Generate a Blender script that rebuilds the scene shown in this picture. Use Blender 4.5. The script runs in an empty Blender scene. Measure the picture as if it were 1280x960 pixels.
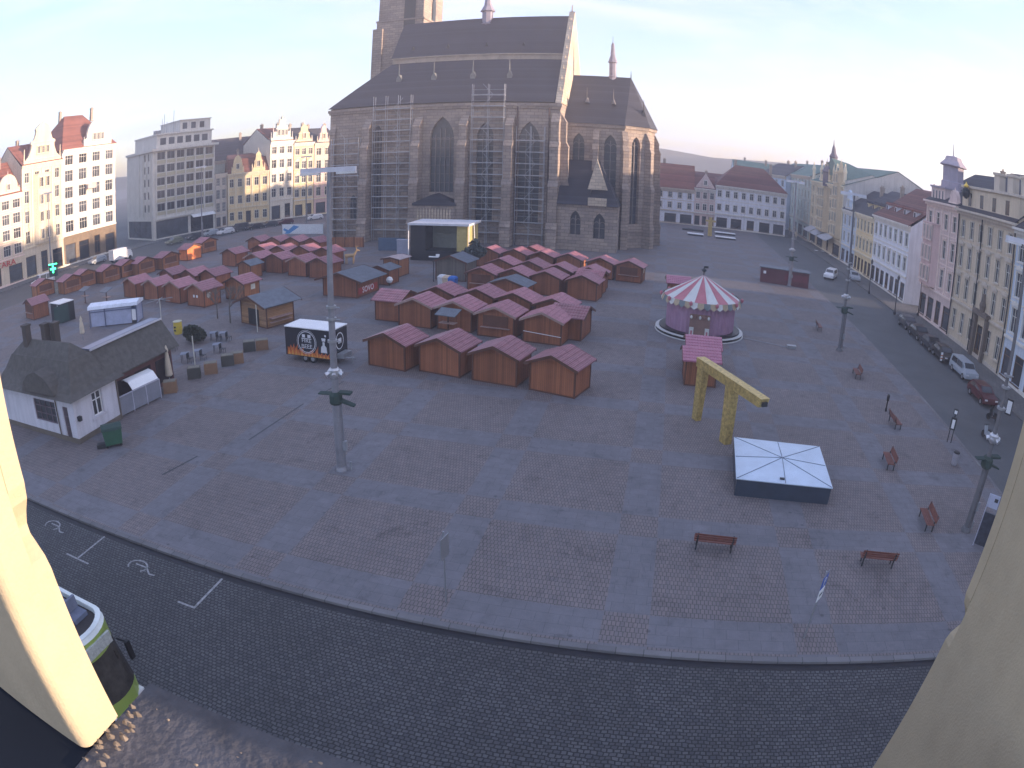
import bpy, bmesh, math, random
from math import radians as rad, sin, cos, pi, hypot, atan2, sqrt
from mathutils import Matrix, Vector
random.seed(7)
C = bpy.context.scene
COL = C.collection
EYE = 16.0
# ---------------------------------------------------------------- lens (wide webcam with barrel distortion)
LA, LB, PITCH, ROLL, YAW = 1.15612212e-3, 0.23402281e-9, 0.34114953, -0.02499936, rad(12.22)
_r1 = Matrix(((cos(ROLL), -sin(ROLL), 0), (sin(ROLL), cos(ROLL), 0), (0, 0, 1)))
_r2 = Matrix(((1, 0, 0), (0, -sin(PITCH), cos(PITCH)), (0, -cos(PITCH), -sin(PITCH))))
_r3 = Matrix(((cos(YAW), -sin(YAW), 0), (sin(YAW), cos(YAW), 0), (0, 0, 1)))
RM = _r3 @ _r2 @ _r1
def ray(px, py):
    x, y = px - 640.0, py - 480.0
    r = max(hypot(x, y), 1e-6); t = LA * r + LB * r ** 3
    return RM @ Vector((x * sin(t) / r, y * sin(t) / r, cos(t)))
def g(px, py, z=0.0):                       # where the line of sight meets the level z
    v = ray(px, py); t = (z - EYE) / v.z
    return Vector((v.x * t, v.y * t, z))
cam = bpy.data.cameras.new('camera'); co = bpy.data.objects.new('camera', cam); COL.objects.link(co); C.camera = co
cam.type = 'PANO'; cam.panorama_type = 'FISHEYE_LENS_POLYNOMIAL'; cam.sensor_width = 36; cam.fisheye_fov = pi
_k = 36 / 1280
cam.fisheye_polynomial_k0 = 0; cam.fisheye_polynomial_k1 = -LA / _k; cam.fisheye_polynomial_k2 = 0
cam.fisheye_polynomial_k3 = -LB / _k ** 3; cam.fisheye_polynomial_k4 = 0
_X, _Y, _Z = RM @ Vector((1, 0, 0)), RM @ Vector((0, -1, 0)), RM @ Vector((0, 0, -1))
co.matrix_world = Matrix(((_X.x, _Y.x, _Z.x, 0), (_X.y, _Y.y, _Z.y, 0), (_X.z, _Y.z, _Z.z, EYE), (0, 0, 0, 1)))
cam.clip_start = 0.05; cam.clip_end = 6000

# ---------------------------------------------------------------- materials
MATS = {}
class NT:
    def __init__(s, m): s.n = m.node_tree.nodes; s.l = m.node_tree.links
    def new(s, t, **k):
        n = s.n.new(t)
        for a, b in k.items():
            if a.startswith('i_'): n.inputs[a[2:].replace('_', ' ')].default_value = b
            else: setattr(n, a, b)
        return n
    def link(s, a, b): s.l.new(a, b)
def base_mat(name):
    m = bpy.data.materials.new(name); m.use_nodes = True
    return m, NT(m), m.node_tree.nodes['Principled BSDF']
def mat(name, col, rough=0.8, var=0.18, scale=1.2, bump=0.0, bscale=30, metal=0.0, spec=0.3, stain=0.0, emit=0, rnd=0.0):
    if name in MATS: return MATS[name]
    m, t, p = base_mat(name)
    p.inputs['Roughness'].default_value = rough; p.inputs['Metallic'].default_value = metal
    p.inputs['Specular IOR Level'].default_value = spec
    tc = t.new('ShaderNodeTexCoord')
    no = t.new('ShaderNodeTexNoise', i_Scale=scale, i_Detail=6.0, i_Roughness=0.65)
    t.link(tc.outputs['Object'], no.inputs['Vector'])
    mr = t.new('ShaderNodeMapRange'); mr.inputs[1].default_value = 0.25; mr.inputs[2].default_value = 0.75
    mr.inputs[3].default_value = 1 - var; mr.inputs[4].default_value = 1 + var
    t.link(no.outputs['Fac'], mr.inputs[0])
    mx = t.new('ShaderNodeVectorMath', operation='SCALE'); mx.inputs[0].default_value = col[:3]
    t.link(mr.outputs[0], mx.inputs['Scale'])
    out = mx.outputs[0]
    if rnd:
        oi = t.new('ShaderNodeObjectInfo'); m5 = t.new('ShaderNodeMapRange'); m5.inputs[3].default_value = 1 - rnd; m5.inputs[4].default_value = 1 + rnd; t.link(oi.outputs['Random'], m5.inputs[0])
        m6 = t.new('ShaderNodeVectorMath', operation='SCALE'); t.link(out, m6.inputs[0]); t.link(m5.outputs[0], m6.inputs['Scale']); out = m6.outputs[0]
    if stain:
        mp = t.new('ShaderNodeMapping'); mp.inputs['Scale'].default_value = (1.5, 1.5, 0.12)
        t.link(tc.outputs['Object'], mp.inputs[0])
        n2 = t.new('ShaderNodeTexNoise', i_Scale=1.6, i_Detail=4.0); t.link(mp.outputs[0], n2.inputs['Vector'])
        m2 = t.new('ShaderNodeMapRange'); m2.inputs[1].default_value = 0.45; m2.inputs[2].default_value = 0.7
        m2.inputs[3].default_value = 1; m2.inputs[4].default_value = 1 - stain
        t.link(n2.outputs['Fac'], m2.inputs[0])
        m3 = t.new('ShaderNodeVectorMath', operation='SCALE'); t.link(out, m3.inputs[0]); t.link(m2.outputs[0], m3.inputs['Scale']); out = m3.outputs[0]
    t.link(out, p.inputs['Base Color'])
    if bump:
        nb = t.new('ShaderNodeTexNoise', i_Scale=bscale, i_Detail=4.0); t.link(tc.outputs['Object'], nb.inputs['Vector'])
        bp = t.new('ShaderNodeBump', i_Strength=bump, i_Distance=0.02); t.link(nb.outputs['Fac'], bp.inputs['Height']); t.link(bp.outputs[0], p.inputs['Normal'])
    if emit:
        t.link(out, p.inputs['Emission Color']); p.inputs['Emission Strength'].default_value = emit
    MATS[name] = m; return m
def brickmat(name, c1, c2, cm, w, h, mortar, rough=0.85, rot=(0, 0, 0), off=0.5, distort=0.0, bump=0.5, big=None, bigs=0.15, axis=None, spec=0.3, bias=0.0):
    """brick / sett / block pattern, object coordinates"""
    if name in MATS: return MATS[name]
    m, t, p = base_mat(name); p.inputs['Roughness'].default_value = rough; p.inputs['Specular IOR Level'].default_value = spec
    tc = t.new('ShaderNodeTexCoord'); v = tc.outputs['Object']
    if axis == 'wall':        # use (x+y, z)
        sp = t.new('ShaderNodeSeparateXYZ'); t.link(v, sp.inputs[0])
        ad = t.new('ShaderNodeMath', operation='ADD'); t.link(sp.outputs[0], ad.inputs[0]); t.link(sp.outputs[1], ad.inputs[1])
        cb = t.new('ShaderNodeCombineXYZ'); t.link(ad.outputs[0], cb.inputs[0]); t.link(sp.outputs[2], cb.inputs[1]); v = cb.outputs[0]
    mp = t.new('ShaderNodeMapping'); mp.inputs['Rotation'].default_value = rot; t.link(v, mp.inputs[0]); v = mp.outputs[0]
    if distort:
        nd = t.new('ShaderNodeTexNoise', i_Scale=1.3 / max(w, .1) * .3, i_Detail=3.0); t.link(v, nd.inputs['Vector'])
        sb = t.new('ShaderNodeVectorMath', operation='SUBTRACT'); sb.inputs[1].default_value = (.5, .5, .5); t.link(nd.outputs['Color'], sb.inputs[0])
        sc = t.new('ShaderNodeVectorMath', operation='SCALE'); sc.inputs['Scale'].default_value = distort; t.link(sb.outputs[0], sc.inputs[0])
        av = t.new('ShaderNodeVectorMath', operation='ADD'); t.link(v, av.inputs[0]); t.link(sc.outputs[0], av.inputs[1]); v = av.outputs[0]
    b = t.new('ShaderNodeTexBrick', offset=off, i_Scale=1.0); b.inputs['Brick Width'].default_value = w; b.inputs['Row Height'].default_value = h
    b.inputs['Mortar Size'].default_value = mortar; b.inputs['Mortar Smooth'].default_value = 0.3; b.inputs['Bias'].default_value = bias
    b.inputs['Color1'].default_value = (*c1, 1); b.inputs['Color2'].default_value = (*c2, 1); b.inputs['Mortar'].default_value = (*cm, 1)
    t.link(v, b.inputs['Vector'])
    nb = t.new('ShaderNodeTexNoise', i_Scale=bigs, i_Detail=7.0, i_Roughness=0.7); t.link(tc.outputs['Object'], nb.inputs['Vector'])
    mr = t.new('ShaderNodeMapRange'); mr.inputs[1].default_value = .3; mr.inputs[2].default_value = .7; mr.inputs[3].default_value = 0.72; mr.inputs[4].default_value = 1.22
    t.link(nb.outputs['Fac'], mr.inputs[0])
    s = t.new('ShaderNodeVectorMath', operation='SCALE'); t.link(b.outputs['Color'], s.inputs[0]); t.link(mr.outputs[0], s.inputs['Scale'])
    t.link(s.outputs[0], p.inputs['Base Color'])
    if bump:
        bp = t.new('ShaderNodeBump', i_Strength=bump, i_Distance=0.02, invert=True); t.link(b.outputs['Fac'], bp.inputs['Height']); t.link(bp.outputs[0], p.inputs['Normal'])
    MATS[name] = m; return m
def stripemat(name, c1, c2, period, axis=0, width=0.1, rough=0.7, bump=0.4, var=0.2, vscale=2.0, spec=.3, rnd=0.0):
    """boards: thin dark joints every period along an axis (3 = x+y)"""
    if name in MATS: return MATS[name]
    m, t, p = base_mat(name); p.inputs['Roughness'].default_value = rough; p.inputs['Specular IOR Level'].default_value = spec
    tc = t.new('ShaderNodeTexCoord'); sp = t.new('ShaderNodeSeparateXYZ'); t.link(tc.outputs['Object'], sp.inputs[0])
    if axis == 3:
        ad = t.new('ShaderNodeMath', operation='ADD'); t.link(sp.outputs[0], ad.inputs[0]); t.link(sp.outputs[1], ad.inputs[1]); u = ad.outputs[0]
    else: u = sp.outputs[axis]
    d = t.new('ShaderNodeMath', operation='DIVIDE'); d.inputs[1].default_value = period; t.link(u, d.inputs[0])
    f = t.new('ShaderNodeMath', operation='FRACT'); t.link(d.outputs[0], f.inputs[0])
    fl = t.new('ShaderNodeMath', operation='FLOOR'); t.link(d.outputs[0], fl.inputs[0])
    wn = t.new('ShaderNodeTexWhiteNoise', noise_dimensions='1D'); t.link(fl.outputs[0], wn.inputs['W'])
    lt = t.new('ShaderNodeMath', operation='LESS_THAN'); lt.inputs[1].default_value = width; t.link(f.outputs[0], lt.inputs[0])
    mx = t.new('ShaderNodeMix', data_type='RGBA'); mx.inputs['A'].default_value = (*c1, 1); mx.inputs['B'].default_value = (*c2, 1); t.link(lt.outputs[0], mx.inputs['Factor'])
    no = t.new('ShaderNodeTexNoise', i_Scale=vscale, i_Detail=5.0); t.link(tc.outputs['Object'], no.inputs['Vector'])
    a2 = t.new('ShaderNodeMath', operation='ADD'); t.link(no.outputs['Fac'], a2.inputs[0]); t.link(wn.outputs['Value'], a2.inputs[1])
    mr = t.new('ShaderNodeMapRange'); mr.inputs[1].default_value = .3; mr.inputs[2].default_value = 1.7; mr.inputs[3].default_value = 1 - var; mr.inputs[4].default_value = 1 + var; t.link(a2.outputs[0], mr.inputs[0])
    s = t.new('ShaderNodeVectorMath', operation='SCALE'); t.link(mx.outputs['Result'], s.inputs[0]); t.link(mr.outputs[0], s.inputs['Scale'])
    if rnd:
        oi = t.new('ShaderNodeObjectInfo'); m5 = t.new('ShaderNodeMapRange'); m5.inputs[3].default_value = 1 - rnd; m5.inputs[4].default_value = 1 + rnd; t.link(oi.outputs['Random'], m5.inputs[0])
        m6 = t.new('ShaderNodeVectorMath', operation='SCALE'); t.link(s.outputs[0], m6.inputs[0]); t.link(m5.outputs[0], m6.inputs['Scale']); s = m6
    t.link(s.outputs[0], p.inputs['Base Color'])
    if bump:
        bp = t.new('ShaderNodeBump', i_Strength=bump, i_Distance=0.02, invert=True); t.link(lt.outputs[0], bp.inputs['Height']); t.link(bp.outputs[0], p.inputs['Normal'])
    MATS[name] = m; return m

# ---------------------------------------------------------------- mesh builder
class MB:
    def __init__(s): s.v = []; s.f = []; s.m = []
    def add(s, vs, fs, mi=0):
        b = len(s.v); s.p = getattr(s, 'p', []) + [(b, len(s.f))]; s.v += [tuple(p) for p in vs]; s.f += [tuple(b + i for i in q) for q in fs]; s.m += [mi] * len(fs); return s
    def box(s, x0, x1, y0, y1, z0, z1, mi=0, M=None):
        vs = [Vector(p) for p in ((x0, y0, z0), (x1, y0, z0), (x1, y1, z0), (x0, y1, z0), (x0, y0, z1), (x1, y0, z1), (x1, y1, z1), (x0, y1, z1))]
        if M: vs = [M @ p for p in vs]
        return s.add(vs, [(3, 2, 1, 0), (4, 5, 6, 7), (0, 1, 5, 4), (1, 2, 6, 5), (2, 3, 7, 6), (3, 0, 4, 7)], mi)
    def quad(s, a, b, c, d, mi=0): return s.add([a, b, c, d], [(0, 1, 2, 3)], mi)
    def poly(s, pts, mi=0): return s.add(pts, [tuple(range(len(pts)))], mi)
    def prism(s, pts, axis, a, b, mi=0):
        """extrude a 2-D outline; axis 'y': pts are (x,z) from y=a to b; 'z': (x,y); 'x': (y,z)"""
        f = {'y': lambda p, t: (p[0], t, p[1]), 'z': lambda p, t: (p[0], p[1], t), 'x': lambda p, t: (t, p[0], p[1])}[axis]
        n = len(pts); vs = [f(p, a) for p in pts] + [f(p, b) for p in pts]
        fs = [tuple(range(n)), tuple(reversed(range(n, 2 * n)))] + [(i, i + n, (i + 1) % n + n, (i + 1) % n) for i in range(n)]
        return s.add(vs, fs, mi)
    def tube(s, p, q, r0, r1=None, n=8, mi=0, caps=True):
        p, q = Vector(p), Vector(q); r1 = r0 if r1 is None else r1
        d = (q - p).normalized(); u = d.orthogonal().normalized(); w = d.cross(u)
        vs = [p + (u * cos(2 * pi * i / n) + w * sin(2 * pi * i / n)) * r0 for i in range(n)] + [q + (u * cos(2 * pi * i / n) + w * sin(2 * pi * i / n)) * r1 for i in range(n)]
        fs = [(i, (i + 1) % n, (i + 1) % n + n, i + n) for i in range(n)]
        if caps: fs += [tuple(reversed(range(n))), tuple(range(n, 2 * n))]
        return s.add(vs, fs, mi)
    def lathe(s, prof, n=16, mi=0, c=(0, 0), sx=1, sy=1, a0=0):
        vs = []; fs = []
        for r, z in prof:
            for i in range(n): vs.append((c[0] + r * sx * cos(a0 + 2 * pi * i / n), c[1] + r * sy * sin(a0 + 2 * pi * i / n), z))
        for k in range(len(prof) - 1):
            for i in range(n):
                j = (i + 1) % n; fs.append((k * n + i, k * n + j, (k + 1) * n + j, (k + 1) * n + i))
        fs.append(tuple(reversed(range(n)))); fs.append(tuple(range((len(prof) - 1) * n, len(prof) * n)))
        return s.add(vs, fs, mi)
    def hull(s, a, b, mi=0):
        """two rings of the same length joined + capped"""
        n = len(a); return s.add(list(a) + list(b), [tuple(reversed(range(n))), tuple(range(n, 2 * n))] + [(i, (i + 1) % n, (i + 1) % n + n, i + n) for i in range(n)], mi)
    def mesh(s, name, mats, smooth=False):
        me = bpy.data.meshes.new(name); me.from_pydata(s.v, [], s.f)
        for m in (mats if isinstance(mats, (list, tuple)) else [mats]): me.materials.append(m)
        me.polygons.foreach_set('material_index', s.m)
        if smooth: me.polygons.foreach_set('use_smooth', [True] * len(s.f))
        me.validate(); me.update(); return me
def ob(name, me, parent=None, loc=None, rz=None, label=None):
    o = bpy.data.objects.new(name, me); COL.objects.link(o)
    if parent: o.parent = parent
    if loc is not None: o.location = loc
    if rz is not None: o.rotation_euler = (0, 0, rz)
    if label: o['label'] = label
    return o
SPLIT = {'truss', 'junction_box', 'entrance_panel', 'head', 'pole',  'drawbar', 'handlebar', 'poster', 'corner_post', 'post', 'leg', 'bargeboard', 'drainpipe', 'finial', 'louvre', 'upright', 'deck', 'hatch', 'counter', 'arm', 'awning', 'side_window', 'spotlight', 'clamp', 'opening', 'basin', 'antenna', 'seam', 'gutter'}
def part(name, mb, mats, parent, loc=None, rz=None, smooth=False, label=None):
    if name in SPLIT and len(mb.p) > 1:          # every separate piece is a part of its own
        o = None; ps = mb.p + [(len(mb.v), len(mb.f))]
        for (v0, f0), (v1, f1) in zip(ps, ps[1:]):
            q = MB(); q.v = mb.v[v0:v1]; q.f = [tuple(i - v0 for i in f) for f in mb.f[f0:f1]]; q.m = mb.m[f0:f1]
            o = ob(name, q.mesh(name, mats, smooth), parent, loc, rz, label)
        return o
    return ob(name, mb.mesh(name, mats, smooth), parent, loc, rz, label)
def thing(name, label, cat, loc=(0, 0, 0), rz=0, group=None):
    o = bpy.data.objects.new(name, None); COL.objects.link(o); o.location = loc; o.rotation_euler = (0, 0, rz); o.empty_display_size = .3
    o['label'] = label; o['category'] = cat
    if group: o['group'] = group
    return o
def single(name, mb, mats, label, cat, loc=(0, 0, 0), rz=0, group=None, smooth=False):
    o = ob(name, mb.mesh(name, mats, smooth), None, loc, rz); o['label'] = label; o['category'] = cat
    if group: o['group'] = group
    return o
def struct(name, mb, mats, kind='structure', label=None, loc=(0, 0, 0)):
    o = ob(name, mb.mesh(name, mats), None, loc); o['kind'] = kind
    if label: o['label'] = label
    return o
def dup(root, loc, rz, label, group=None):
    r = root.copy(); COL.objects.link(r); r.location = loc; r.rotation_euler = (0, 0, rz); r['label'] = label
    if group: r['group'] = group
    for ch in list(root.children):
        c = ch.copy(); COL.objects.link(c); c.parent = r
        for gg in list(ch.children):
            d = gg.copy(); COL.objects.link(d); d.parent = c
    return r
def text(name, body, size, material, parent, M, depth=0.01, xs=1.0):
    cu = bpy.data.curves.new(name, 'FONT'); cu.body = body; cu.size = size; cu.extrude = depth; cu.align_x = 'CENTER'; cu.align_y = 'CENTER'; cu.resolution_u = 2
    o = bpy.data.objects.new('tmp', cu); COL.objects.link(o)
    me = bpy.data.meshes.new_from_object(o); bpy.data.objects.remove(o)
    me.transform(M @ Matrix.Diagonal((xs, 1, 1, 1))); me.materials.clear(); me.materials.append(material)
    return ob(name, me, parent)
UP = Matrix.Rotation(pi / 2, 4, 'X')      # text standing up, facing -y
ORD = ['first', 'second', 'third', 'fourth', 'fifth', 'sixth', 'seventh', 'eighth', 'ninth', 'tenth', 'eleventh']

GLASS = mat('window_glass', (0.05, 0.055, 0.065), rough=0.12, var=0.6, scale=0.35, spec=0.6, rnd=.75)
WFRAME = mat('white_window_frame', (0.62, 0.60, 0.56), rough=0.5)
BFRAME = mat('brown_window_frame', (0.12, 0.07, 0.04), rough=0.5)
STEEL = mat('galvanised_steel', (0.33, 0.34, 0.36), rough=0.45, metal=0.6, var=.1)
GPOLE = mat('grey_painted_steel', (0.24, 0.25, 0.27), rough=0.5, var=.15, scale=2)
DARK = mat('dark_metal', (0.03, 0.035, 0.04), rough=0.5)
BLACK = mat('black_paint', (0.015, 0.015, 0.018), rough=0.45)
WHITE = mat('white_paint', (0.75, 0.75, 0.76), rough=0.5, var=.06)
RUBBER = mat('rubber', (0.02, 0.02, 0.02), rough=0.9)
# ---------------------------------------------------------------- light, sky, air
SUN_EL, SUN_AZ = rad(5.2), rad(89.0)       # azimuth clockwise from +y
w = bpy.data.worlds.new('World'); C.world = w; w.use_nodes = True
n, l = w.node_tree.nodes, w.node_tree.links
sky = n.new('ShaderNodeTexSky'); sky.sky_type = 'NISHITA'; sky.sun_disc = False; sky.sun_elevation = SUN_EL; sky.sun_rotation = SUN_AZ
sky.altitude = 300; sky.air_density = 1.0; sky.dust_density = 1.2; sky.ozone_density = 1.6
bg = n['Background']; bg.inputs['Strength'].default_value = 0.15
tc = n.new('ShaderNodeTexCoord'); mp = n.new('ShaderNodeMapping'); mp.inputs['Scale'].default_value = (1.0, 1.0, 4.5); mp.inputs['Rotation'].default_value = (0.25, 0.1, 0)
l.new(tc.outputs['Generated'], mp.inputs[0])
nz = n.new('ShaderNodeTexNoise'); nz.inputs['Scale'].default_value = 2.3; nz.inputs['Detail'].default_value = 8; nz.inputs['Roughness'].default_value = .6; nz.inputs['Distortion'].default_value = .4
l.new(mp.outputs[0], nz.inputs['Vector'])
mr = n.new('ShaderNodeMapRange'); mr.inputs[1].default_value = .42; mr.inputs[2].default_value = .66; mr.inputs[3].default_value = .22; mr.inputs[4].default_value = 1.0; l.new(nz.outputs['Fac'], mr.inputs[0])
mx = n.new('ShaderNodeMix'); mx.data_type = 'RGBA'; l.new(mr.outputs[0], mx.inputs['Factor']); l.new(sky.outputs[0], mx.inputs['A'])
mx.inputs['B'].default_value = (1.8, 1.92, 2.3, 1)
l.new(mx.outputs['Result'], bg.inputs['Color'])
sd = bpy.data.lights.new('sun', 'SUN'); sd.energy = 4.0; sd.angle = rad(0.6); sd.color = (1.0, 0.74, 0.45)
so = bpy.data.objects.new('sun', sd); COL.objects.link(so)
dirv = Vector((sin(SUN_AZ) * cos(SUN_EL), cos(SUN_AZ) * cos(SUN_EL), sin(SUN_EL)))
so.rotation_euler = dirv.to_track_quat('Z', 'Y').to_euler(); so.location = (60, 60, 60)
C.view_settings.view_transform = 'Standard'; C.view_settings.look = 'None'; C.view_settings.gamma = 1; C.view_settings.exposure = 1.92
C.view_settings.use_white_balance = True; C.view_settings.white_balance_temperature = 5800; C.view_settings.white_balance_tint = 20
C.cycles.max_bounces = 5; C.cycles.diffuse_bounces = 3; C.cycles.glossy_bounces = 2; C.cycles.transmission_bounces = 2; C.cycles.volume_bounces = 0
C.cycles.use_denoising = True
try: C.cycles.denoiser = 'OPENIMAGEDENOISE'
except Exception: pass
HAZE = True
if HAZE:
    hm = bpy.data.materials.new('haze_air'); hm.use_nodes = True; hn = hm.node_tree.nodes; hn.remove(hn['Principled BSDF'])
    pv = hn.new('ShaderNodeVolumePrincipled'); pv.inputs['Color'].default_value = (.88, .88, 1, 1); pv.inputs['Density'].default_value = 0.0012; pv.inputs['Anisotropy'].default_value = 0.2
    hm.node_tree.links.new(pv.outputs[0], hn['Material Output'].inputs['Volume'])
    hz = struct('haze', MB().box(-430, 330, -30, 560, -2, 68), hm, 'stuff'); hz.display_type = 'WIRE'
# ---------------------------------------------------------------- ground and roads
def paving():
    m, t, p = base_mat('square_paving'); p.inputs['Roughness'].default_value = .75; p.inputs['Specular IOR Level'].default_value = .35
    tc = t.new('ShaderNodeTexCoord'); sp = t.new('ShaderNodeSeparateXYZ'); t.link(tc.outputs['Object'], sp.inputs[0])
    nd = t.new('ShaderNodeTexNoise', i_Scale=2.5, i_Detail=3.0); t.link(tc.outputs['Object'], nd.inputs['Vector'])
    def strip(ch, off, per, wid):
        j = t.new('ShaderNodeMath', operation='MULTIPLY_ADD'); j.inputs[1].default_value = .12; t.link(nd.outputs['Fac'], j.inputs[0]); t.link(sp.outputs[ch], j.inputs[2])
        a = t.new('ShaderNodeMath', operation='ADD'); a.inputs[1].default_value = -off + wid / 2 + per * 100 - .06; t.link(j.outputs[0], a.inputs[0])
        mo = t.new('ShaderNodeMath', operation='MODULO'); mo.inputs[1].default_value = per; t.link(a.outputs[0], mo.inputs[0])
        lt = t.new('ShaderNodeMath', operation='LESS_THAN'); lt.inputs[1].default_value = wid; t.link(mo.outputs[0], lt.inputs[0]); return lt.outputs[0]
    a, b = strip(0, .2, 7.5, 1.75), strip(1, 27.0, 7.6, 1.9)
    x = t.new('ShaderNodeMath', operation='SUBTRACT'); t.link(a, x.inputs[0]); t.link(b, x.inputs[1])
    ab = t.new('ShaderNodeMath', operation='ABSOLUTE'); t.link(x.outputs[0], ab.inputs[0])
    # setts in the panels, slabs in the strips
    def br(w, h, mort, c1, c2, cm, off):
        q = t.new('ShaderNodeTexBrick', offset=off, i_Scale=1.0); q.inputs['Brick Width'].default_value = w; q.inputs['Row Height'].default_value = h
        q.inputs['Mortar Size'].default_value = mort; q.inputs['Mortar Smooth'].default_value = .4
        for k, c in (('Color1', c1), ('Color2', c2), ('Mortar', cm)): q.inputs[k].default_value = (*c, 1)
        t.link(tc.outputs['Object'], q.inputs['Vector']); return q
    sett = br(.16, .3, .02, (.190, .160, .156), (.152, .136, .138), (.08, .072, .075), .5)
    slab = br(.9, .6, .012, (.152, .148, .163), (.136, .134, .148), (.10, .096, .104), .5)
    mx = t.new('ShaderNodeMix', data_type='RGBA'); t.link(ab.outputs[0], mx.inputs['Factor']); t.link(sett.outputs['Color'], mx.inputs['A']); t.link(slab.outputs['Color'], mx.inputs['B'])
    n1 = t.new('ShaderNodeTexNoise', i_Scale=.09, i_Detail=8.0, i_Roughness=.7); t.link(tc.outputs['Object'], n1.inputs['Vector'])
    n2 = t.new('ShaderNodeTexNoise', i_Scale=1.4, i_Detail=6.0, i_Roughness=.75); t.link(tc.outputs['Object'], n2.inputs['Vector'])
    ad = t.new('ShaderNodeMath', operation='ADD'); t.link(n1.outputs['Fac'], ad.inputs[0]); t.link(n2.outputs['Fac'], ad.inputs[1])
    mr = t.new('ShaderNodeMapRange'); mr.inputs[1].default_value = .65; mr.inputs[2].default_value = 1.35; mr.inputs[3].default_value = .74; mr.inputs[4].default_value = 1.24; t.link(ad.outputs[0], mr.inputs[0])
    s = t.new('ShaderNodeVectorMath', operation='SCALE'); t.link(mx.outputs['Result'], s.inputs[0]); t.link(mr.outputs[0], s.inputs['Scale'])
    # dirt spots, drips and lighter worn patches
    n3 = t.new('ShaderNodeTexNoise', i_Scale=.55, i_Detail=9.0, i_Roughness=.8, i_Distortion=.6); t.link(tc.outputs['Object'], n3.inputs['Vector'])
    r3 = t.new('ShaderNodeMapRange'); r3.inputs[1].default_value = .54; r3.inputs[2].default_value = .64; r3.inputs[3].default_value = 1; r3.inputs[4].default_value = .72; t.link(n3.outputs['Fac'], r3.inputs[0])
    vo = t.new('ShaderNodeTexVoronoi', i_Scale=.8); t.link(tc.outputs['Object'], vo.inputs['Vector'])
    r4 = t.new('ShaderNodeMapRange'); r4.inputs[1].default_value = .04; r4.inputs[2].default_value = .10; r4.inputs[3].default_value = .62; r4.inputs[4].default_value = 1; t.link(vo.outputs['Distance'], r4.inputs[0])
    r5 = t.new('ShaderNodeMapRange'); r5.inputs[1].default_value = .30; r5.inputs[2].default_value = .42; r5.inputs[3].default_value = 1.25; r5.inputs[4].default_value = 1; t.link(n3.outputs['Fac'], r5.inputs[0])
    for q in (r3, r4, r5):
        s2 = t.new('ShaderNodeVectorMath', operation='SCALE'); t.link(s.outputs[0], s2.inputs[0]); t.link(q.outputs[0], s2.inputs['Scale']); s = s2
    t.link(s.outputs[0], p.inputs['Base Color'])
    mf = t.new('ShaderNodeMath', operation='MAXIMUM'); t.link(sett.outputs['Fac'], mf.inputs[0]); t.link(slab.outputs['Fac'], mf.inputs[1])
    bp = t.new('ShaderNodeBump', i_Strength=.35, i_Distance=.01, invert=True); t.link(mf.outputs[0], bp.inputs['Height']); t.link(bp.outputs[0], p.inputs['Normal'])
    return m
PAVE = paving()
SETTS = brickmat('road_setts', (.088, .088, .093), (.046, .047, .054), (.010, .010, .013), .20, .165, .028, rough=.6, rot=(0, 0, .0), distort=.2, bump=1.0, bigs=.18, spec=.45)
ASPH = mat('worn_asphalt', (.085, .090, .095), rough=.7, var=.22, scale=.25, bump=.15, bscale=60)
SIDE = brickmat('sidewalk_slabs', (.16, .155, .15), (.13, .128, .13), (.07, .07, .07), .5, .5, .02, bump=.2)
KERB = brickmat('granite_kerb', (.18, .175, .18), (.14, .138, .145), (.08, .08, .08), 1.0, 1.0, .02, bump=.2, off=0)
EARTH = mat('town_ground', (.09, .09, .085), var=.4, scale=.02)
KX, KY, KW = 23.7, 18.3, -90.0      # kerb lines: east, south, west
struct('ground', MB().quad((-3000, -900, -.30), (2500, -900, -.30), (2500, 4000, -.30), (-3000, 4000, -.30)), EARTH)
struct('square_paving', MB().add([(KW, KY, -.28), (KX, KY, -.28), (KX, 171.8, -.28), (KW, 171.8, -.28), (KW, KY, 0), (KX, KY, 0), (KX, 171.8, 0), (KW, 171.8, 0)], [(4, 5, 6, 7), (0, 1, 5, 4), (1, 2, 6, 5), (3, 0, 4, 7), (2, 3, 7, 6)]), PAVE)
struct('cobbled_road', MB().quad((-160, -14, -.126), (60, -14, -.126), (60, KY - .28, -.126), (-160, KY - .28, -.126)), SETTS)
struct('side_street', MB().quad((KX + .2, KY - .27, -.122), (34.2, KY - .27, -.122), (34.2, 320, -.122), (KX + .2, 320, -.122)), ASPH)
struct('west_street', MB().quad((-108, KY - .27, -.122), (KW - .2, KY - .27, -.122), (KW - .2, 230, -.122), (-108, 230, -.122)), ASPH)
gt = MB(); gt.quad((-160, KY - .62, -.118), (KX - .3, KY - .62, -.118), (KX - .3, KY - .282, -.118), (-160, KY - .282, -.118)); struct('gutter', gt, mat('wet_dark_gutter', (.018, .018, .024), rough=.5, var=.4, scale=2))  # dark asphalt strip along the south kerb
kb = MB()
kb.box(-160, KX - .3, KY - .28, KY - .002, -.29, .004)
kb.box(KX + .002, KX + .2, KY, 171.8, -.29, .004)
kb.box(KW - .2, KW - .002, KY, 171.8, -.29, .004)
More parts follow.
